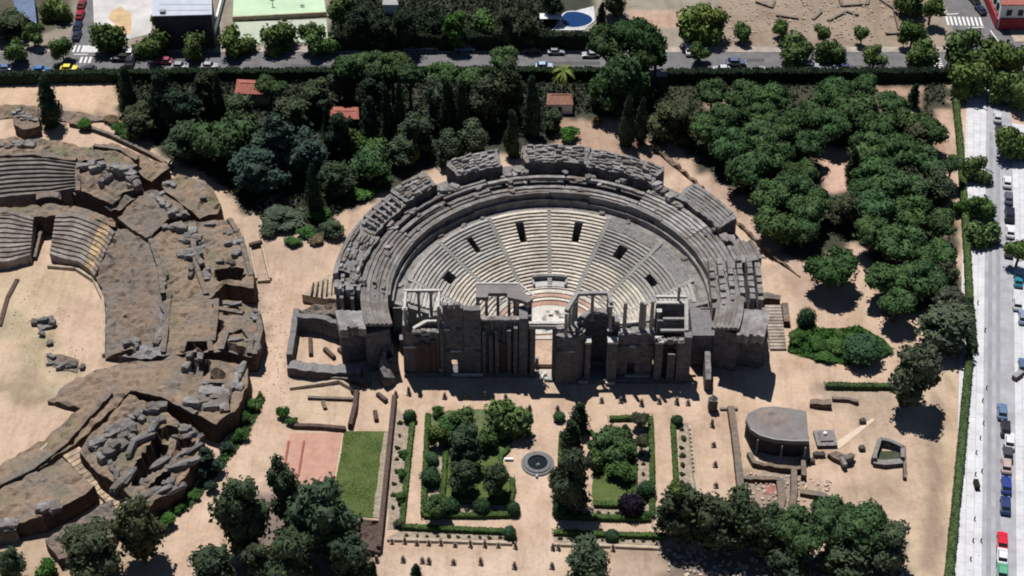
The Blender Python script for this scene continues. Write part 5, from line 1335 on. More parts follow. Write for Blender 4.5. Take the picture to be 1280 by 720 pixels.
# ------------------------------------------------------------------ column stumps and posts
def stumps(pts, where, group, h=1.5, r=.36):
    base = None
    for k, (x, y) in enumerate(pts):
        p = at(x, y); t = thing('column_stump', ORD[k]+' '+where, 'column stump', (p.x, p.y, 0), group)
        hh = h*random.uniform(.7, 1.3); g = G(); g.cyl(p.x, p.y, .28, hh, r, r*.85, 9); o = g.build('shaft', M['stone'], t, rough=.06); setcol(o, (.15, .12, .11))
        g = G(); g.box(p.x-r*1.5, p.x+r*1.5, p.y-r*1.5, p.y+r*1.5, -.05, .28); o = g.build('base', M['stone'], t); setcol(o, (.33, .25, .19))
stumps([(495, 495), (511, 492), (556, 497), (582, 497), (606, 497), (632, 498), (662, 512), (697, 513), (752, 502), (776, 502), (802, 506), (824, 503), (846, 504), (860, 505), (890, 532)], 'column stump from the left in the row before the stage building', 'column stumps before the stage')
stumps([(490, 678), (506, 678), (521, 680), (536, 680), (551, 680), (569, 682), (588, 682), (606, 682), (623, 683), (644, 684), (691, 686), (698, 686), (766, 687)], 'column stump from the left in the row under the lower garden kerb', 'column stumps below the garden', 1.2, .3)
stumps([(471, 701), (504, 701), (528, 702), (536, 703), (567, 704), (601, 704), (643, 709), (690, 709)], 'column stump from the left in the lowest row on the sand', 'lowest row of column stumps', 1.3, .35)
stumps([(892, 557), (894, 582), (895, 608)], 'column stump from the top on the east sand walk', 'column stumps on the east walk', 1.0, .36)
for k in range(11):
    p = at(862+.5*k, 540+5.2*k); g = G(); g.box(p.x-.2, p.x+.2, p.y-.2, p.y+.2, -.05, .8)
    o = solo(g.build('low_post', M['stone'])); setcol(tag(o, ORD[k]+' small square post from the top beside the far east strip', 'post', 'posts beside the far east strip'), (.12, .1, .09))
for k, (x, y, s) in enumerate(((1231, 414, .5), (1222, 380, .35), (1233, 486, .4), (1228, 502, .4), (1220, 567, .4), (1227, 590, .35), (1219, 594, .4), (1218, 650, .4), (1216, 677, .5), (1226, 677, .35), (1229, 530, .5), (1225, 549, .4), (1213, 700, .35))):
    p = at(x, y, .14); t = bpy.data.objects.new('bollard', None); g = G(); g.cyl(p.x, p.y, .1, .95, .14, .12, 8); g.cyl(p.x, p.y, .95, 1.1, .17, .1, 8)
    tag(solo(g.build('bollard', M['tyre'])), 'small dark bollard on the white pavement, '+ORD[k]+' from the wood downwards', 'bollard', 'bollards on the pavement')
g = G(); p = at(1220, 608, .14); g.box(p.x-.45, p.x+.45, p.y-1, p.y+1, .1, 1.1); g.box(p.x-.5, p.x+.5, p.y-1.05, p.y+1.05, 1.1, 1.2); tag(solo(g.build('utility_box', M['tyre'])), 'black utility box on the white pavement', 'utility box')

# ------------------------------------------------------------------ cars
def car_mesh():
    g = G(); prof = [(-2.1, .35), (-2.12, .75), (-1.95, .92), (-1.2, .98), (1.25, .95), (2.0, .8), (2.12, .6), (2.1, .35)]
    hw = .87; rows = []
    for s, k in ((-1, .93), (-1, 1), (-.86, 1.0), (.86, 1.0), (1, 1), (1, .93)):
        pass
    L = len(prof)
    rows = [[(x*.985, -hw, z) for x, z in prof], [(x, -hw*.86, z+.03*(z > .7)) for x, z in prof], [(x, hw*.86, z+.03*(z > .7)) for x, z in prof], [(x*.985, hw, z) for x, z in prof]]
    g.grid(rows); g.f.append(tuple(range(0, L))); g.f.append(tuple(range(4*L-1, 3*L-1, -1))); g.f.append((0, L, 2*L, 3*L, 3*L+L-1, 2*L+L-1, L+L-1, L-1))
    roof = [(-1.25, -.68), (.35, -.68), (.35, .68), (-1.25, .68)]; n = len(g.v)
    g.prism(roof, 1.40, 1.46)
    return g
def bmdata(g, name, mat):
    me = bpy.data.meshes.new(name); me.from_pydata(g.v, [], g.f); me.update(); me.materials.append(M[mat]); return me
CB = bmdata(car_mesh(), 'body', 'car')
g = G(); b0 = [(-1.75, -.78), (1.0, -.78), (1.0, .78), (-1.75, .78)]; b1 = [(-1.27, -.67), (.37, -.67), (.37, .67), (-1.27, .67)]
g.grid([[(x, y, .93) for x, y in b0], [(x, y, 1.41) for x, y in b1]], closed=True); CW = bmdata(g, 'windows', 'glass')
g = G(); rows = [[(.33*math.cos(6.283*k/12), y, .33*math.sin(6.283*k/12)) for k in range(12)] for y in (-.11, .11)]; g.grid(rows, closed=True); g.f += [tuple(range(11, -1, -1)), tuple(range(12, 24))]; CWH = bmdata(g, 'wheel', 'tyre')
g = G(); g.box(-.06, .06, -.2, .2, -.08, .08); CH = bmdata(g, 'headlight', 'white')
def car(x, y, rz, c, label, grp, big=1.0):
    big *= 1.1
    p = at(x, y, .8); t = thing('parked_car', label, 'car', (p.x, p.y, .03), grp, rz)
    for me, nm, loc in [(CB, 'body', (0, 0, 0)), (CW, 'windows', (0, 0, 0))]+[(CWH, 'wheel', (a, b, .33)) for a in (-1.3, 1.3) for b in (-.8, .8)]+[(CH, 'headlight', (2.08, b, .66)) for b in (-.6, .6)]:
        o = bpy.data.objects.new(nm, me); link(o, t); o.location = loc; setcol(o, c)
    t.scale = (big, big, big*1.03)
AV = math.atan2(U.y, U.x); NV = R(90)
CARS = '''1253 514 A .10 .16 .28 blue grey car above the black one at right roadside
1257 535 A .02 .02 .03 black car parked right below the blue grey one
1262 551 A .6 .6 .62 white car between the black car and dark one
1260 566 A .05 .05 .07 dark car parked just above the pinkish one
1258 581 A .42 .32 .30 pinkish beige car parked right of the road
1258 606 A .02 .04 .22 bright royal blue car at right roadside
1257 631 A .02 .035 .12 dark blue car behind the royal blue one
1253 676 A .55 .01 .03 bright red car at the lower right
1253 694 A .65 .65 .66 white car parked touching the red one
1253 713 A .10 .32 .20 green car at the bottom right edge
1259 227 A .6 .6 .6 white car half under the tree shade, upper right
1261 247 A .09 .09 .12 dark silver car below the upper white one
1262 268 A .015 .015 .03 black car above the white van, right lane
1263 289 A .62 .62 .62 white car in line below the black one
1261 313 A .05 .05 .05 dark car beside the right edge tree
1247 146 A .5 .5 .52 white car under the junction trees
1249 163 A .03 .03 .03 black car behind the white one near junction trees
1273 350 A .02 .18 .24 teal car at right frame edge
1272 379 A .5 .5 .5 light grey car with open space below the teal one
1279 396 A .2 .24 .32 blue grey car cut by the right frame edge
1279 457 A .08 .13 .22 dark blue car alone at the right frame edge
102 5 B .18 .02 .03 dark red car parked at the top left side road
100 18 B .28 .01 .03 red car parked below the dark red one
97 32 B .01 .015 .05 black car below the red one on side road
96 44 B .01 .015 .04 black car nearest the zebra crossing
51 87 H .05 .16 .40 bright blue car at the hedge, left
86 85 H .70 .60 .08 yellow car at the hedge near the zebra crossing
4 85 H .1 .15 .3 blue car at the left frame edge
152 72 H .02 .02 .02 black car stopped beside the white van
163 76 B .02 .02 .03 black car facing up behind the white van
162 66 B .6 .58 .58 white van like car at the plaza exit
205 76 H .30 .06 .10 dark pink car under street tree
110 86 H .05 .05 .06 dark car by the hedge next to yellow one
225 82 H .3 .32 .34 grey car partly under the hedge shadow
262 82 H .35 .36 .38 light grey car by the hedge right of the first grey one
515 60 H .12 .16 .22 grey blue car in shade, left of the pair
537 59 H .2 .22 .26 grey car in shade, right of the pair
581 60 H .12 .2 .3 blue car in shade left of the silver van
611 57 H .22 .27 .33 silver blue van with long body in shade
665 62 H .08 .09 .1 dark car beyond the street in shade
695 64 H .25 .28 .32 silver car beyond street left of the sunny patch
680 82 H .35 .45 .55 pale blue car at the hedge near the palm
738 68 H .35 .36 .38 light silver car left of the giant tree
498 72 H .5 .5 .5 white car front peeking out by the pines
862 62 B .65 .65 .65 white van by the dark small street tree
902 86 H .5 .52 .55 white car at the hedge under tree shadow
920 78 H .1 .12 .2 dark car in tree shadow right of white van
1013 82 H .3 .32 .36 grey car left of the leaning street tree
1034 90 H .45 .45 .48 silver car at the hedge below the leaning tree
1053 84 H .06 .08 .14 dark blue car right of the leaning tree
1075 92 H .03 .04 .05 black car at the hedge, centre right
1109 92 H .10 .35 .25 green car at the hedge near the zebra
1120 92 H .5 .42 .08 yellow green car right beside the green one
950 88 H .3 .3 .3 grey car between the white one and thick tree
1177 11 B .6 .6 .6 white car at the junction's left kerb
1226 12 C .015 .02 .05 dark blue car at the junction's right kerb
1218 0 C .02 .02 .03 black car at the top edge of junction road
1173 -1 B .05 .05 .06 dark car behind the white one at junction'''
for ln_ in CARS.split('\n'):
    x, y, d, r_, g_, b_, lab = ln_.split(' ', 6)
    rz = {'A': AV, 'B': NV-.02, 'C': NV+.25, 'H': random.choice((0, math.pi))}[d]
    car(float(x), float(y), rz, (float(r_), float(g_), float(b_)), lab, {'A': 'cars along the right avenue', 'B': 'cars on the side roads', 'C': 'cars on the side roads', 'H': 'cars along the upper street'}[d], 1.18 if 'van' in lab else 1.0)
t = thing('waste_bin', 'small brown waste container lying slanted at right kerb', 'bin', at(1271, 472), rz=0)
p = t.location; g = G(); g.box(p.x-1.3, p.x+1.3, p.y-.5, p.y+.5, .1, 1.2, .7); o = g.build('bin_body', M['brick'], t); g = G(); g.box(p.x-1.35, p.x+1.35, p.y-.55, p.y+.55, 1.2, 1.32, .7); g.build('lid', M['metal'], t)

# ------------------------------------------------------------------ amphitheatre ruins (left)
AC = at(40, 420)
AG = 'broken seating masses of the amphitheatre'
def seat_bank(name, label, px_inner, px_outer, z0, z1, n, base=0, cols=None, golden=None, group=AG, tint=(.24, .21, .185), und=0):
    """rows of worn seats between a front line and a back line (photo points), each row a part"""
    z0 *= ZK; z1 *= ZK; base = 0; Pi = [at(x, y, z0) for x, y in px_inner]; Po = [at(x, y, z1) for x, y in px_outer]
    def sample(P, f):
        L = [0]
        for a, b in zip(P[:-1], P[1:]): L.append(L[-1]+(b-a).length)
        d = f*L[-1]
        for i in range(len(P)-1):
            if d <= L[i+1]+1e-6: return P[i].lerp(P[i+1], (d-L[i])/max(1e-6, L[i+1]-L[i]))
        return P[-1]
    allp = Pi+Po; c = sum(allp, Vector())/len(allp); t = thing(name, label, 'seating ruin', (c.x, c.y, 0), group)
    m = 14
    for i in range(n):
        for (f0, f1, kind) in (golden or [(0, 1, 0)]):
            rows = []; g = G(); z = z0+(z1-z0)*(i+1)/n
            for k in range(m+1):
                f = f0+(f1-f0)*k/m; a, b = sample(Pi, f), sample(Po, f); p = a.lerp(b, i/n); q = a.lerp(b, (i+1.12)/n)
                j = Vector((noise.noise(Vector((k*.6, i*3, 1))), noise.noise(Vector((k*.6, i*3, 5))), 0))*.16; jz = .1*noise.noise(Vector((k*.5, i*2.2, 7)))
                rows.append([(p.x+j.x, p.y+j.y, base), (p.x+j.x, p.y+j.y, z+jz), (q.x, q.y, z+jz-.03), (q.x, q.y, base)])
            g.grid(rows, closed=True); g.f.append((3, 2, 1, 0)); w_ = 4*m; g.f.append((w_, w_+1, w_+2, w_+3))
            g.f = [fc[::-1] for fc in g.f]
            o = g.build('seat_row' if not kind else 'restored_step', M['stone'], t); v = random.uniform(.85, 1.12)
            setcol(o, (.42*v, .30*v, .18*v) if kind else tuple(x*v for x in tint))
    return t
seat_bank('seating_bank', 'fan of low seat rows with a golden restored end, right of the dark passage', [(62, 318), (78, 324), (98, 328), (112, 338), (118, 346)], [(70, 268), (95, 266), (118, 275), (134, 282), (143, 290)], 1.8, 5.0, 10, golden=[(0, .68, 0), (.685, .9, 1), (.905, 1, 0)])
seat_bank('seating_bank', 'low seat rows at the left edge, left of the dark passage', [(-20, 330), (10, 328), (38, 320)], [(-20, 262), (10, 261), (42, 272)], 1.8, 5.2, 11)
seat_bank('seating_bank', 'long upper bank of weathered rows at the top left', [(-30, 252), (20, 246), (60, 243), (97, 236)], [(-30, 200), (20, 196), (60, 196), (102, 204)], 4.2, 8.2, 9, tint=(.185, .165, .15))
mass('ruined_wall', 'low broken wall between upper bank and lower seat rows', 'ruin', [(-20, 262, 4.2), (25, 258, 4.6), (45, 254, 4.6), (75, 256, 4.6), (110, 262, 4.5), (144, 275, 4.2), (143, 284, 4.8), (120, 275, 4.8), (95, 268, 4.8), (45, 270, 5.0), (-20, 268, 5.0)], 'earthruin', rough=.35)
mass('ruined_wall', 'short wall block standing in the dark gap under the upper bank', 'ruin', [(46, 240, 5), (75, 239, 5), (76, 246, 5), (45, 248, 5)], 'ruin', rough=.3)
mass('ruined_mound', 'sandy sloping block with grey boulders right of the upper bank', 'ruin', [(97, 217, 8.2), (120, 208, 8.2), (150, 210, 8), (172, 218, 7.5), (178, 232, 7), (155, 240, 6), (140, 252, 5.4), (118, 246, 5.6), (95, 238, 5.8)], 'earthruin', rough=.45, group=AG,
     boulders=[(108, 210, 3, 2.6, 2, 0), (124, 212, 3, 2.2, 2, 15), (132, 220, 2.4, 2, 1.8, 40), (143, 214, 2.8, 2.2, 1.8, 10), (157, 219, 4.6, 3.2, 2.6, -20), (168, 226, 3.4, 3, 2.6, -40)])
mass('ruined_mound', 'dark vaulted block seen from its shaded face, below the grey boulders', 'ruin', [(140, 254, 4.6), (156, 243, 5.6), (178, 234, 5.8), (180, 240, 5), (150, 262, 4), (138, 262, 3.8), (95, 245, 3.6), (90, 240, 3.8)], 'ruin', rough=.3, group=AG)
mass('ruined_mound', 'long brown rim bank with two boulders at the upper left', 'ruin', [(-30, 176, 7), (30, 172, 7.2), (70, 176, 7.2), (110, 184, 7.5), (130, 196, 7.6), (100, 202, 8.2), (60, 194, 8.2), (0, 195, 8.2), (-30, 198, 8.2)], 'earthruin', rough=.6, group=AG,
     boulders=[(6, 185, 4, 1.8, 1.6, 0), (15, 184, 3, 1.8, 1.6, 10), (32, 184, 4.5, 2.4, 1.8, 0)])
mass('ruined_mound', 'grassy topped block at the top of the amphitheatre', 'ruin', [(110, 183, 6.5), (140, 178, 6.5), (172, 192, 6.5), (170, 206, 6.2), (155, 214, 6.4), (128, 203, 6.8), (112, 196, 7)], 'earthruin', rough=.4, group=AG)
mass('ruined_mound', 'small green topped block with dark brick face near the outer path', 'ruin', [(173, 192, 5), (208, 205, 5), (211, 211, 5), (190, 226, 4.6), (180, 222, 4.6), (170, 212, 4.8)], 'earthruin', rough=.3, group=AG)
mass('ruined_mound', 'flat sloping block with grey stones in its middle, above the brown slope', 'ruin', [(148, 272, 5.2), (180, 237, 6.4), (196, 237, 6.6), (225, 255, 6.6), (238, 270, 6), (210, 274, 5.8), (186, 299, 5.2)], 'ruin', rough=.35, group=AG,
     boulders=[(190, 245, 1.8, 1.4, 1, 30), (198, 250, 2.2, 1.6, 1.1, -30), (205, 256, 2.6, 2, 1.2, -40), (212, 262, 2.4, 2, 1.3, -40), (218, 270, 2.2, 2, 1.5, 10), (228, 270, 2, 1.8, 1.6, 0), (202, 243, 1.5, 1.3, .9, 10)])
mass('ruined_mound', 'smooth rounded earth mound with a small slab near outer rim', 'ruin', [(202, 232, 4.5), (222, 217, 4.8), (248, 222, 4.8), (266, 236, 4.5), (276, 255, 3.8), (272, 268, 3.2), (250, 272, 4), (238, 264, 4.6), (214, 244, 5)], 'earthruin', rough=.35, group=AG,
     boulders=[(213, 232, 3.2, 2, 1.2, -20), (254, 247, 1.6, 1, .7, 0)])
mass('ruined_mound', 'broad block with tan bare patch, boulder line and green top', 'ruin', [(189, 301, 5.2), (208, 283, 5.8), (230, 279, 5.8), (262, 276, 4.8), (287, 273, 4.6), (300, 292, 4.6), (306, 312, 4.6), (317, 340, 4.2), (318, 360, 4), (280, 352, 5), (262, 372, 4.8), (203, 370, 4.8), (198, 335, 4.8)], 'earthruin', rough=.4, group=AG, pits=[([(270, 340), (300, 334), (304, 345), (272, 352)], 4.4, 2.5)],
     boulders=[(212, 286, 3, 2, 1.4, 20), (222, 285, 2.8, 2.2, 1.5, 0), (233, 288, 4, 2.6, 2, -20), (238, 298, 4, 3, 2, 0), (248, 305, 3, 2.4, 1.8, -30), (236, 322, 3.4, 3.4, 2.6, 0), (249, 324, 2, 3.4, 2.2, 10), (240, 340, 1.6, 3, 2, 0), (262, 281, 2.4, 1.2, .9, 0), (288, 290, 2.6, 2.4, 1.2, 0), (292, 305, 3, 2, 1.2, 0), (300, 318, 2.4, 2.4, 1.4, 0), (258, 345, 2, 3, 1.8, 0), (206, 350, 1.8, 4, 1.2, 0), (283, 330, 3, 1.4, 1.5, 0)])
mass('ruined_mound', 'bare tan topped block with recessed chambers, centre right of amphitheatre', 'ruin', [(204, 376, 5), (224, 369, 5.4), (268, 373, 5.2), (298, 376, 4.8), (326, 392, 4.2), (327, 418, 4), (318, 446, 3.8), (276, 440, 4.4), (240, 440, 4.8), (207, 445, 4.8), (212, 414, 4.9)], 'earthruin', rough=.28, group=AG,
     pits=[([(230, 428), (242, 428), (242, 438), (229, 438)], 4.8, 1.6), ([(247, 428), (258, 428), (258, 438), (247, 438)], 4.8, 1.6), ([(267, 404), (279, 402), (276, 412), (266, 426)], 4.6, 2.2), ([(278, 428), (304, 434), (302, 441), (276, 438)], 4.4, 1.6), ([(270, 377), (276, 377), (276, 386), (270, 386)], 5, 1.6), ([(282, 384), (302, 386), (304, 390), (281, 389)], 4.8, 1.2)],
     boulders=[(285, 380, 4, 1.2, .8, 0), (318, 396, 2.2, 2.4, 1.3, 0), (322, 432, 1.4, 4, 1.4, 10), (300, 425, 5, 1, .9, 5)])
mass('ruined_mound', 'grey edged wedge of rubble left of the tan topped block', 'ruin', [(190, 432, 3.6), (206, 375, 4.8), (211, 390, 5), (209, 420, 4.8), (204, 444, 4.4), (175, 449, 3.4), (148, 446, 2.6), (155, 428, 2.6)], 'greyruin', rough=.4, group=AG, pits=[([(150, 435), (165, 432), (172, 446), (150, 446)], 2.6, 2)],
     boulders=[(165, 428, 2.6, 2, 1.4, 0), (205, 400, 1.6, 5, 1.4, 5), (200, 420, 2.2, 3, 1.6, 0), (172, 434, 1.6, 2.4, 1.6, 0)])
mass('earth_bank', 'brown stony slope curving between the arena and ruined blocks', 'bank', [(142, 290, 4.6), (160, 282, 4.6), (188, 304, 4.6), (200, 340, 4.4), (205, 375, 4.2), (205, 420, 4), (185, 435, 3), (150, 440, 2), (131, 446, .9), (132, 420, .9), (133, 385, .9), (127, 360, 1), (118, 345, 1.4), (124, 330, 2.5), (134, 312, 3.6)], 'ruin', rough=.35)
mass('ruined_mound', 'long saddle of bare earth reaching from the arena to outer corner', 'ruin', [(60, 500, 1), (95, 470, 1.4), (128, 462, 2.8), (165, 451, 4), (204, 450, 4.6), (216, 443, 4.8), (273, 451, 4.6), (308, 457, 4), (311, 478, 3.8), (298, 508, 4.2), (270, 530, 4.6), (250, 522, 5), (238, 510, 5), (205, 497, 4.8), (165, 487, 4.2), (150, 500, 3), (110, 540, 2), (60, 580, 1.6), (0, 608, 1.6), (-40, 622, 1.6), (-40, 600, .8), (0, 582, .8), (60, 545, .8), (100, 510, .9)], 'earthruin', rough=.4, step=1.2, group=AG,
     pits=[([(234, 450), (262, 450), (262, 466), (234, 466)], 4.8, 2.4), ([(264, 463), (279, 463), (279, 470), (264, 470)], 4.6, 2)],
     boulders=[(236, 455, 2.6, 3, 2, 0), (250, 454, 2.4, 3, 2, 0), (268, 490, 5.5, 3, 1.6, -10), (255, 508, 6, 3, 1.8, -5), (280, 500, 3, 4, 2, 0), (290, 485, 3, 3, 1.6, 0), (298, 470, 2, 5, 1.4, -15), (262, 482, 2, 1.6, 1, 0)])
mass('ruined_block', 'large block heaped with grey boulders around a dark pit, bottom left', 'ruin', [(98, 565, 3.8), (112, 548, 4.0), (162, 493, 4.6), (190, 504, 4.8), (220, 524, 5.0), (252, 541, 4.8), (245, 575, 4.4), (222, 605, 4.4), (184, 636, 4.4), (150, 606, 4.4), (120, 588, 4.0)], 'earthruin', rough=.5, step=.75, group=AG, boulder_tint=.8,
     pits=[([(164, 592), (178, 572), (196, 545), (207, 552), (200, 580), (182, 602), (168, 606)], 4.4, 4.0), ([(196, 540), (222, 536), (222, 548), (204, 572)], 4.4, 2.4), ([(186, 606), (206, 588), (212, 592), (194, 614)], 4.4, 2.8), ([(212, 560), (238, 548), (240, 554), (216, 574)], 4.4, 1.6)],
     boulders=[(150, 543, 5.4, 3.6, 3.0, 40), (160, 548, 3.4, 3.4, 2.4, 20), (128, 554, 4, 2.4, 2, 30), (142, 565, 4.4, 3.8, 2.8, 60), (172, 523, 3.0, 2.4, 2.0, -20), (188, 514, 4.0, 2.4, 2.2, 10), (198, 528, 2.6, 2.6, 2.0, 40), (182, 548, 2.0, 6.5, 2.6, -35), (160, 600, 2, 6, 1.8, -40), (186, 586, 7, 1.6, 1.8, 32), (192, 616, 8, 1.8, 1.4, 32), (216, 588, 7, 1.5, 1.4, 35), (230, 566, 6, 1.2, 1.2, 35), (212, 601, 2, 2, 1.4, 0), (240, 545, 4, 2, 1.2, 20), (228, 538, 3, 2, 1.4, 0), (138, 583, 1.8, 3.0, 1.6, 20), (146, 596, 1.6, 2.4, 1.6, 20)])
mass('ruined_block', 'sandy topped wedge block at the left edge below the arena', 'ruin', [(-30, 628, 2.6), (0, 612, 2.6), (40, 592, 3), (78, 572, 3.2), (98, 590, 3.6), (118, 608, 3.8), (95, 624, 3.8), (55, 644, 3.8), (30, 652, 3.4), (-30, 660, 3)], 'earthruin', rough=.3, group=AG, boulders=[(60, 636, 4, 3, 1.8, 25)])
mass('ruined_block', 'low brown block between the sandy wedge and broad olive tree', 'ruin', [(56, 676, 2.2), (80, 658, 2.6), (110, 642, 3), (140, 625, 3), (150, 645, 2.8), (140, 670, 2.4), (110, 690, 2), (75, 700, 2)], 'ruin', rough=.4, group=AG)
mass('ruined_block', 'small pale boulder topped block at the left frame edge', 'ruin', [(-20, 658, 3), (16, 652, 3), (20, 662, 3), (-20, 668, 3)], 'greyruin', rough=.3, group=AG, boulders=[(4, 656, 5, 3, 1.6, 0)])
for pts, lab in (
    ([(212, 372, 5.4), (209, 395, 5.3), (207, 420, 5.2), (204, 440, 5)], 'crumbling wall line on the left edge of tan topped block'),
    ([(271, 376, 5.3), (270, 400, 5.2), (266, 428, 5)], 'low wall line crossing the tan topped block'),
    ([(270, 387, 5.2), (304, 392, 5)], 'short pale wall beside the recess of tan block'),
    ([(228, 441, 5.2), (232, 428, 5.2), (262, 427, 5.1), (264, 440, 5)], 'small square of wall round the chambers of tan block'),
    ([(277, 440, 5), (284, 418, 5), (304, 412, 4.8), (314, 424, 4.6), (312, 442, 4.4)], 'angular wall ring at the outer corner of tan block'),
    ([(322, 392, 4.8), (326, 415, 4.6), (318, 444, 4.4)], 'outer edge wall of tan topped block'),
    ([(189, 302, 5.6), (200, 335, 5.4), (204, 368, 5.2)], 'wall line where brown slope meets broad block'),
    ([(225, 282, 6), (242, 305, 5.8), (246, 335, 5.4), (258, 368, 5.2)], 'broken wall line through the broad block'),
    ([(287, 275, 5), (302, 300, 5), (314, 345, 4.6)], 'outer edge wall of the broad block'),
    ([(150, 274, 5.6), (168, 288, 5.6), (186, 299, 5.6)], 'front edge wall of the flat sloping block'),
    ([(98, 215, 8.6), (97, 238, 6.4)], 'short wall closing the upper bank rows'),
    ([(0, 196, 8.6), (40, 195, 8.6), (96, 202, 8.6)], 'thin pale crest wall above the upper bank'),
    ([(118, 185, 7.4), (150, 188, 7.2), (172, 200, 6.8)], 'low wall along the grassy topped block'),
    ([(166, 487, 4.8), (205, 498, 5.4), (246, 520, 5.4)], 'wall crest above the dark cut of the earth saddle'),
    ([(262, 478, 5), (284, 480, 5), (285, 492, 5)], 'small wall corner on the saddle outer end'),
    ([(262, 500, 5.2), (282, 498, 5), (284, 515, 4.8)], 'lower wall corner on the saddle outer end'),
    ([(0, 604, 1.9), (40, 585, 2.1), (80, 556, 2.4), (110, 525, 2.9), (140, 498, 3.8)], 'long thin pale wall trace along the slope below arena')):
    pts = [(q[0], q[1], q[2]*ZK) for q in pts]; z_ = sum(q[2] for q in pts)/len(pts)-.7; g = None
    wall('wall_remnant', lab, 'wall remnant', [tuple(at(q[0], q[1], q[2])) for q in pts] and [(q[0], q[1], q[2]-z_) for q in pts], 1.1, 1, 'ruin', .6, group='wall remnants on the amphitheatre', base=z_)
# long stair between the blocks
s0, s1 = at(90, 568, 1.0), at(156, 638, 1.0); t = thing('long_stair', 'straight golden stone stair descending between two blocks at bottom left', 'stair', (s0.lerp(s1, .5).x, s0.lerp(s1, .5).y, 0))
d = (s1-s0).normalized(); nr = Vector((-d.y, d.x, 0)); n = 15
for k in range(n):
    a, b = s0+(s1-s0)*k/n, s0+(s1-s0)*(k+.93)/n; z = 2.0-1.7*k/n; g = G(); w_ = 1.9-.5*(k/n)
    g.prism([tuple((a-nr*w_)[:2]), tuple((b-nr*w_)[:2]), tuple((b+nr*w_)[:2]), tuple((a+nr*w_)[:2])], 0, z); v = random.uniform(.85, 1.1); setcol(g.build('step', M['stone'], t), (.48*v, .36*v, .25*v))
wall('arena_kerb', 'thin pale wall edging the arena along its right side', 'wall', [(60, 334, .7), (95, 337, .8), (118, 352, .9), (129, 375, .9), (131, 400, .9), (130, 446, .9)], .6, .9, 'dirtwall', .1)
wall('arena_kerb', 'thin stone edge of the arena at lower left', 'wall', [(62, 556, .9), (30, 585, .9), (-20, 612, .9)], .5, .9, 'dirtwall', .1)
wall('arena_kerb', 'dark wall foot under the left seat rows and passage', 'wall', [(-20, 338, 1.4), (18, 332, 1.4), (38, 328, 1.3)], .6, 1.4, 'ruin', .15)
wall('passage_ramp_wall', 'slanting wall inside the dark passage between the seat rows', 'wall', [(44, 325, 1), (50, 305, 1.8), (56, 290, 2.6)], .8, 2, 'ruin', .15)
g = G()
for q0, q1 in (((0, 408), (10, 372)), ((10, 372), (22, 350))):
    a, b = at(*q0), at(*q1); g.beam((a.x, a.y, -.1), (b.x, b.y, -.1), .9, .5)
tag(solo(g.build('trench_cover', M['darkbrick'])), 'dark straight trench cover on the arena floor at left', 'cover')
mass('arena_pit', 'small heap of dark rocks on the arena floor', 'rocks', [(43, 402, .5), (55, 396, .8), (68, 398, .6), (66, 408, .5), (50, 412, .5)], 'greyruin', rough=.3, boulders=[(50, 403, 2.2, 1.8, 1.6, 0), (60, 400, 2, 1.5, 1.2, 20), (66, 404, 1.4, 1.4, 1.4, 0), (52, 417, 1.4, 1, .8, 0), (62, 428, 1.4, 1.2, .6, 0)], boulder_tint=.7)
mass('arena_pit', 'long hollow of broken stones on the arena floor', 'rocks', [(58, 445, .3), (75, 442, .7), (98, 448, .6), (97, 463, .4), (78, 462, .3), (62, 455, .2)], 'ruin', rough=.4, boulders=[(64, 446, 2.2, 1, .9, -20), (90, 456, 2, 2, 1.4, 0), (82, 459, 3, 1, 1, 10), (103, 459, 1, 1.4, .9, 0), (72, 456, 4, 1.2, .5, -15)], boulder_tint=.75)
t = mass('brick_ruin', 'small brick ruin with pale top slabs left of the lone cypress', 'ruin', [(16, 143, 3), (30, 138, 3), (48, 146, 3), (50, 158, 2.6), (30, 163, 2.6), (18, 156, 2.8)], 'ruin', rough=.3, boulders=[(22, 140, 2.4, 2, 1.2, 0), (30, 146, 3, 1, .8, -10), (38, 151, 3.4, 1, .6, 0)])
wall('curved_boundary_wall', 'long curved dark stone wall beyond the amphitheatre path', 'wall', [(88, 157), (110, 161), (140, 172), (165, 184), (190, 196), (215, 212)], .9, 1.1, 'ruin', .2)
mass('earth_bank', 'low brown earth bank on the sandy ground at upper left', 'bank', [(-20, 130, 1.2), (40, 132, 1.4), (90, 138, 1.2), (140, 146, .8), (138, 152, .2), (90, 152, .3), (40, 142, .5), (-20, 150, .4)], 'earthruin', rough=.3)
# ------------------------------------------------------------------ excavated rooms left of the stage
wall('room_wall', 'left wall of the sunken room beside the theatre', 'wall', [(372, 398, 3.2), (368, 425, 3.0), (363, 455, 3.0)], 1.3, 3, 'stage', .15)
wall('room_wall', 'dark back wall of the sunken room beside the theatre', 'wall', [(374, 412, 4.5), (400, 414, 4.5), (428, 424, 5.0)], 1.4, 4.5, 'stage', .2)
wall('room_wall', 'broad broken front wall of the sunken room', 'wall', [(362, 464, 2.2), (385, 468, 2.4), (412, 470, 2.2), (452, 470, 2.2)], 2.6, 2.3, 'greyruin', .35)
wall('room_wall', 'lower second front wall stub of the sunken room', 'wall', [(414, 474, 1.2), (440, 476, 1.4), (462, 482, .9)], 1.6, 1.2, 'ruin', .35)
for pts, lab in (([(388, 425), (389, 445)], 'short dark wall stub at left in the sunken room'), ([(406, 438), (418, 449)], 'first slanting dark slab on the sunken room floor'), ([(424, 438), (436, 450)], 'second slanting dark slab on the sunken room floor'), ([(438, 437), (446, 441)], 'third and smallest slanting slab of sunken room'), ([(472, 494), (483, 503)], 'dark slanting stone right of the terrace wall'), ([(469, 516), (471, 527)], 'dark upright stone right of the terrace wall, lower')):
    wall('wall_stub', lab, 'wall stub', pts, .8, .9, 'darkbrick', .15)
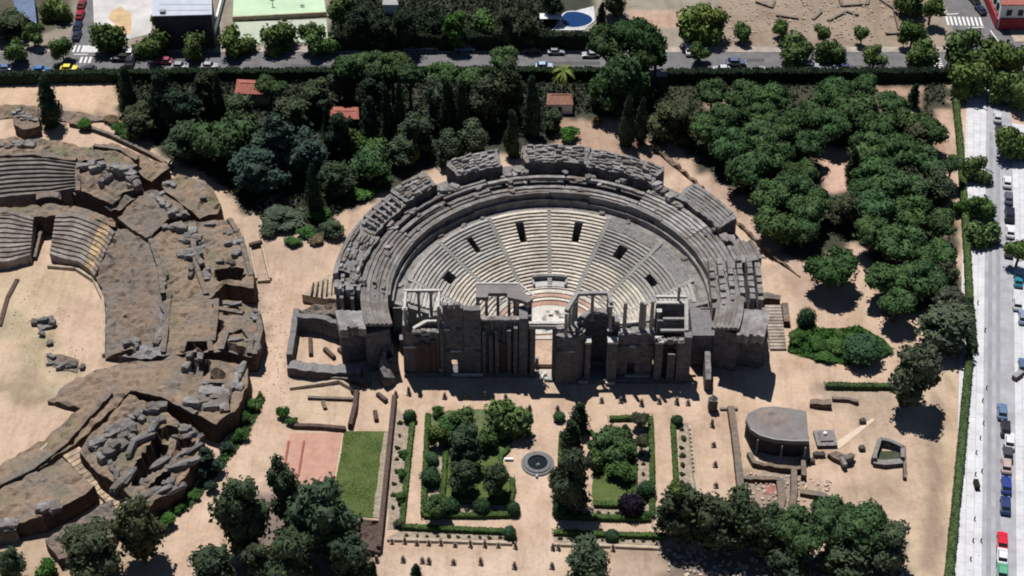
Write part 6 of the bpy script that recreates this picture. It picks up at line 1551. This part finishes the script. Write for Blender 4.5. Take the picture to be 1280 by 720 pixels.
mass('broken_apse', 'broken curved niche of grey masonry left of the stage wall', 'ruin', [(473, 458, 4), (478, 440, 6), (480, 428, 6.4), (487, 426, 6.6), (492, 430, 6.4), (493, 443, 5.6), (488, 436, 5.8), (483, 436, 5.8), (483, 450, 5), (494, 448, 4.4), (497, 452, 3), (488, 462, 3), (494, 472, 2), (480, 472, 3)], 'greyruin', rough=.4, step=.8)
wall('terrace_wall', 'thin reddish wall running down beside the garden west strip', 'wall', [(493, 500, 1.6), (489, 540, 1.6), (483, 600, 1.7), (478, 650, 1.8), (474, 690, 1.8)], .9, 1.6, 'darkbrick', .12)
wall('terrace_wall', 'dark wall at right side of the excavated terrace', 'wall', [(446, 490, 1.2), (444, 512, 1.5), (438, 536, 1.6)], .9, 1.4, 'darkbrick', .15)
wall('terrace_wall', 'pale curved low wall on top of the excavated terrace', 'wall', [(362, 486, .6), (395, 482, .7), (424, 478, .9), (446, 490, .7)], .6, .7, 'dirtwall', .15)
for pts, lab in (([(385, 498), (410, 499), (441, 500)], 'long low footing across the excavated terrace'), ([(404, 503), (407, 512)], 'short low footing on the excavated terrace')): wall('wall_footing', lab, 'footing', pts, .7, .6, 'ruin', .2)
wall('terrace_edge', 'reddish brown beam edge above the pink court', 'wall', [(368, 534), (400, 535), (432, 538)], .9, .9, 'darkbrick', .08)
t = mass('low_platform', 'striped low platform ruin west of the theatre wing', 'ruin', [(378, 368, 2.2), (396, 352, 2.8), (412, 342, 3), (424, 350, 3.2), (424, 375, 2.6), (400, 372, 2.2)], 'dirtwall', rough=.2)
for k in range(5):
    a = at(392+6*k, 354-1.2*k, 2.9); b = at(389+6.4*k, 370, 2.5); g = G(); g.beam((a.x-t.location.x, a.y-t.location.y, 2.3), (b.x-t.location.x, b.y-t.location.y, 2.2), .3, 1.0); o = g.build('joist', M['darkbrick']); o.parent = t
mass('low_platform', 'dark broken ruin below the striped platform', 'ruin', [(374, 385, 2), (400, 380, 2.4), (424, 378, 2.8), (420, 392, 2), (396, 395, 1.6), (380, 396, 1.4)], 'ruin', rough=.5, boulders=[(398, 388, 2, 1.2, 1, 0)])
t = thing('open_shed', 'narrow pinkish footing with pale rim beside the amphitheatre path', 'footing', at(325, 330))
for k, (pts, w_) in enumerate((([(313, 312), (321, 350)], .5), ([(328, 308), (338, 350)], .6), ([(322, 353), (338, 352)], .5), ([(312, 310), (328, 306)], .9))): wall('rim_wall', '', '', pts, w_, .7 if k < 3 else 1.3, 'dirtwall' if k < 3 else 'darkbrick', .08, parent=t)
# courts and lawn
sheet('pink_court', [(362, 542), (427, 541), (413, 622), (352, 640)], M['pink'], .06)
for k, (x, lab) in enumerate(((360, 'left'), (379, 'right'))):
    a = at(x+1, 552); b = at(x-6, 595); g = G(); g.beam((a.x, a.y, .0), (b.x, b.y, .0), .45, .3); tag(solo(g.build('court_rail', M['redtile'])), lab+' of two thin red rails on the pink court', 'rail')
sheet('green_lawn', [(431, 539), (488, 540), (472, 647), (412, 645)], M['lawn'], .08, wob=.25)
thicket('lawn_grass', 'short rough grass over the rectangular lawn', [(431, 540), (480, 540), (466, 645), (413, 644)], 5000, .16, .14, 21, (.085, .12, .035))
sheet('bare_strip', [(480, 541), (489, 541), (474, 648), (466, 646)], M['soil'], .085, wob=.3)
mass('brick_structure', 'sunken dark reddish brick structure below the green lawn', 'ruin', [(438, 650, 1.6), (476, 649, 1.6), (476, 688, 1.2), (448, 688, 1.2), (440, 670, 1.4)], 'darkbrick', rough=.4)
# ------------------------------------------------------------------ houses in the wood
def house(name, label, rect, h, ridge, roofmat, wallmat, doors=(), chim=False):
    """rect: photo points of the eaves at height h: front-left, front-right, back-right, back-left"""
    p = [at(x, y, h) for x, y in rect]; c = sum(p, Vector())/4; t = thing(name, label, 'house', (c.x, c.y, 0))
    q = [c+(v-c)*.93 for v in p]; G().prism([(v.x, v.y) for v in q], -.1, h).build('wall', M[wallmat], t)
    m0, m1 = (p[0]+p[3])/2, (p[1]+p[2])/2; ins = (m1-m0)*.16; m0 = m0+ins; m1 = m1-ins; m0.z = m1.z = h+ridge
    for nm, vs in (('roof', [p[0], p[1], m1, m0]), ('roof', [p[2], p[3], m0, m1]), ('roof', [p[1], p[2], m1]), ('roof', [p[3], p[0], m0])):
        g = G(); n = len(vs); g.v = [tuple(v) for v in vs]+[(v.x, v.y, v.z-.18) for v in vs]; g.f = [tuple(range(n)), tuple(range(2*n-1, n-1, -1))]+[(i, n+i, n+(i+1) % n, (i+1) % n) for i in range(n)]
        g.build(nm, M[roofmat], t)
    g = G(); g.beam((m0.x, m0.y, m0.z-.05), (m1.x, m1.y, m1.z-.05), .3, .16); g.build('ridge', M[roofmat], t)
    e = q[1]-q[0]
    for f in doors:
        a = q[0]+e*f; g = G(); g.box(a.x-.55, a.x+.55, a.y-.06, a.y+.3, 0, 2.2); g.build('door', M['darkwall'], t)
    return t
house('cottage', 'white walled cottage with old brown roof and dark doors in the wood', [(683, 131), (717, 131), (715, 117), (684, 117)], 3.0, 1.5, 'browntile', 'white', (.12, .5))
house('red_roof_house', 'house with salmon red tiled roof at the left of the wood', [(293, 117), (337, 118), (336, 101), (296, 99)], 4.2, 1.2, 'redtile', 'dirtwall', (.3,))
house('red_roof_shed', 'small shed with flat red roof deep among dark trees', [(413, 148), (449, 149), (448, 134), (413, 133)], 3.6, .6, 'redtile', 'darkwall')
house('small_shed', 'pale small shed behind the black belt of trees, top', [(478, 6), (498, 6), (496, -8), (478, -8)], 3.5, .6, 'metal', 'white')
# ------------------------------------------------------------------ grey shelter and eastern dig
hp = 5.2; pts = [at(x, y, hp) for x, y in ((932, 524), (935, 517), (942, 513), (952, 509), (966, 508), (986, 510), (1008, 514), (1011, 551), (990, 551), (968, 549), (950, 544), (938, 536))]
c = sum(pts, Vector())/len(pts); t = thing('roofed_shelter', 'grey flat roofed shelter with rounded apse end over the east dig', 'shelter', (c.x, c.y, 0))
G().prism([(p.x, p.y) for p in pts], hp-1.1, hp).build('roof', M['roofgrey'], t)
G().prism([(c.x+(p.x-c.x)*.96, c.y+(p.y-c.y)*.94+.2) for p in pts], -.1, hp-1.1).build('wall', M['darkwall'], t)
q = at(966, 521, hp); g = G(); rows = []
for r_, z in ((3.4, .0), (2.4, .28), (1.2, .42), (.4, .12), (.05, .1)): rows.append([(q.x+r_*math.cos(k*.449), q.y+r_*.8*math.sin(k*.449), hp+z+.003) for k in range(14)])
g.grid(rows, closed=True); g.f = [f[::-1] for f in g.f] if False else g.f; g.build('roof_dome', plain('brown_roof_patch', (.20, .165, .15), .9, .2, 1), t)
g = G(); g.beam((pts[7].x, pts[7].y, hp-.05), (pts[8].x, pts[8].y, hp-.05), .3, .16); g.beam((pts[8].x, pts[8].y, hp-.05), (pts[9].x, pts[9].y, hp-.05), .3, .16); g.beam((pts[9].x, pts[9].y, hp-.05), (pts[10].x, pts[10].y, hp-.05), .3, .16); g.beam((pts[10].x, pts[10].y, hp-.05), (pts[11].x, pts[11].y, hp-.05), .3, .16); g.build('gutter', M['metal'], t)
for x, y in ((945, 575), (975, 583), (1004, 585)):
    q = at(x, y-8); g = G(); g.box(q.x-.12, q.x+.12, q.y-.12, q.y+.12, -.1, hp-1.1); g.build('post', M['metal'], t)
for pts, w_, h_, lab in (
    ([(913, 512), (918, 545), (922, 580), (926, 618)], 1.4, 1.3, 'long rubble wall left of the grey shelter'),
    ([(936, 570), (942, 582), (975, 588), (1000, 590)], .9, 1.2, 'thin curved wall below the grey shelter'),
    ([(1003, 575), (1004, 600)], .9, 1.4, 'short wall at the lower right corner of shelter'),
    ([(992, 590), (992, 620), (988, 648)], 1.2, 1.2, 'wall running down from the shelter towards the trees'),
    ([(925, 600), (950, 601), (976, 602)], .9, .9, 'cross wall under the shelter forecourt'),
    ([(975, 602), (977, 625), (972, 648)], 1.6, .9, 'thick rubble wall beside the reddish floor'),
    ([(1000, 617), (1030, 622), (1040, 632)], 1.3, .9, 'rough wall end touching the green crowned trees'),
    ([(1130, 560), (1131, 600)], .6, .8, 'thin dark wall right of the curved basin'),
    ([(900, 512), (922, 512)], .6, .5, 'thin pale kerb at the top of shelter wall'),
    ([(1012, 506), (1028, 508), (1038, 508)], 1.5, 1.2, 'dark oblong stone block above the grey shelter'),
    ([(1040, 500), (1060, 501), (1072, 505)], .8, .8, 'row of dark stones below the low hedge')):
    wall('rubble_wall', lab, 'wall', pts, w_, h_, 'ruin', .4)
sheet('reddish_floor', [(958, 606), (970, 606), (968, 618), (955, 617)], plain('red_floor', (.30, .12, .10), .9, .2, 1), .05, wob=.3)
t = thing('sunken_basin', 'curved sunken basin with dark interior at the east dig', 'basin', at(1110, 570))
for k, (pts, w_, h_, m_) in enumerate((([(1098, 555), (1112, 558), (1127, 565)], .8, 1.8, 'stage'), ([(1098, 556), (1092, 575), (1092, 580)], .9, 1.8, 'greyruin'), ([(1127, 566), (1127, 578)], .8, 1.6, 'greyruin'), ([(1091, 580), (1105, 582), (1127, 580)], 1.4, 1.0, 'greyruin'))): wall('rim_wall', '', '', pts, w_, h_, m_, .12, parent=t)
q = at(1111, 571); g = G(); g.box(q.x-2.6, q.x+2.6, q.y-1.2, q.y+1.4, -.1, .25); g.build('basin_floor', plain('mossy_floor', (.05, .06, .035), .95, .3, 1), t)
q = at(1032, 547, .8); t = thing('altar_base', 'square grey stone base with white object right of the shelter', 'stone base', (q.x, q.y, 0))
g = G(); g.box(q.x-2.1, q.x+2.1, q.y-2.2, q.y+2.2, -.1, .8, .05); g.build('base', M['greyruin'], t, rough=.1); g = G(); g.box(q.x-1.3, q.x+1.4, q.y-1.2, q.y+1.3, .8, 1.15, .05); g.build('slab', M['roofgrey'], t); g = G(); g.cyl(q.x-.1, q.y+.6, 1.15, 1.7, .5, .35, 9); g.build('white_stone', M['white'], t)
for (x, y), lab in (((1078, 528), 'small dark boulder beside the pale track'), ((1077, 562), 'small dark boulder left of the curved basin'), ((1020, 570), 'dark stone just right of the shelter'), ((1014, 578), 'dark stone nearest the shelter corner'), ((1027, 570), 'dark stone below the square base')):
    q = at(x, y); o = bpy.data.objects.new('boulder', STONES[3]); link(o); o.location = (q.x, q.y, .35); o.scale = (1.3, 1.1, 1.0); setcol(tag(o, lab, 'boulder', 'dark stones of the east dig'), (.07, .06, .055))
mass('broken_block', 'broken brown block with dark shadowed side right of shelter', 'ruin', [(1035, 568, 1), (1046, 564, 1.2), (1058, 568, 1.2), (1056, 574, 1.0), (1050, 576, 1.0), (1040, 572, .9)], 'ruin', rough=.2, boulders=[(1062, 572, 2, 1.6, 1.2, 30), (1054, 578, .9, 2.2, 1, 0)])
M['palesand'] = plain('pale_trodden_sand', (.54, .43, .33), .95, .08, .5)
a, b = at(1045, 558), at(1092, 524); d = (b-a).normalized(); nr = Vector((-d.y, d.x, 0))*.9
strip('pale_track', [(a-nr)[:2], (b-nr*.4)[:2], (b+nr*.4)[:2], (a+nr)[:2]], .03, 'palesand')
# right wing outside stairs
p0, p1 = at(960, 392), at(978, 438); t = thing('outer_stair', 'flight of worn pale steps beside theatre right wing', 'stair', ((p0+p1)/2))
for k in range(14):
    y = p0.y+(p1.y-p0.y)*k/14; z = 2.6-2.3*k/14; g = G(); g.box(p0.x-1.0, p0.x+2.6, y-.82, y, -.1, z); v = random.uniform(.8, 1.1); setcol(g.build('step', M['stone'], t), (.36*v, .3*v, .25*v))
wall('stair_wall', 'dark broken wall on right of the worn steps', 'wall', [(980, 388, 2.2), (983, 408, 1.6)], 1.4, 2, 'ruin', .4)
mass('ruined_block', 'low earth block behind theatre right wing steps', 'ruin', [(952, 366, 2.6), (975, 368, 2.2), (974, 374, 2), (952, 374, 2.4)], 'ruin', rough=.3)
t = thing('standing_wall', 'tall thin pale wall fragment right of the stage building', 'wall', at(884, 470))
wall('upright', '', '', [(881, 448, 6.2), (882, 462, 5.5), (884, 488, 3.5)], 1.2, 5, 'greyruin', .15, parent=t)
q = at(890, 512); t = thing('stone_pier', 'pointed dark stone pier below the thin wall fragment', 'pier', q)
g = G(); g.box(q.x-.9, q.x+.9, q.y-.8, q.y+.8, -.1, 3.2); g.build('shaft', M['greyruin'], t, rough=.15); g = G(); g.cyl(q.x, q.y, 3.2, 4.3, 1.1, .15, 4); g.build('cap', M['greyruin'], t)
# dark brown cut banks behind the theatre
mass('earth_bank', 'brown earth bank curving behind the theatre right side', 'bank', [(815, 175, 1.2), (850, 205, 1.4), (900, 250, 1.4), (950, 300, 1.2), (985, 330, 1), (1000, 345, .4), (960, 318, .2), (910, 268, .2), (860, 222, .2), (820, 190, .2)], 'earthruin', rough=.3)
print('tris', sum(len(m_.polygons) for m_ in bpy.data.meshes)*2, 'objects', len(bpy.data.objects))
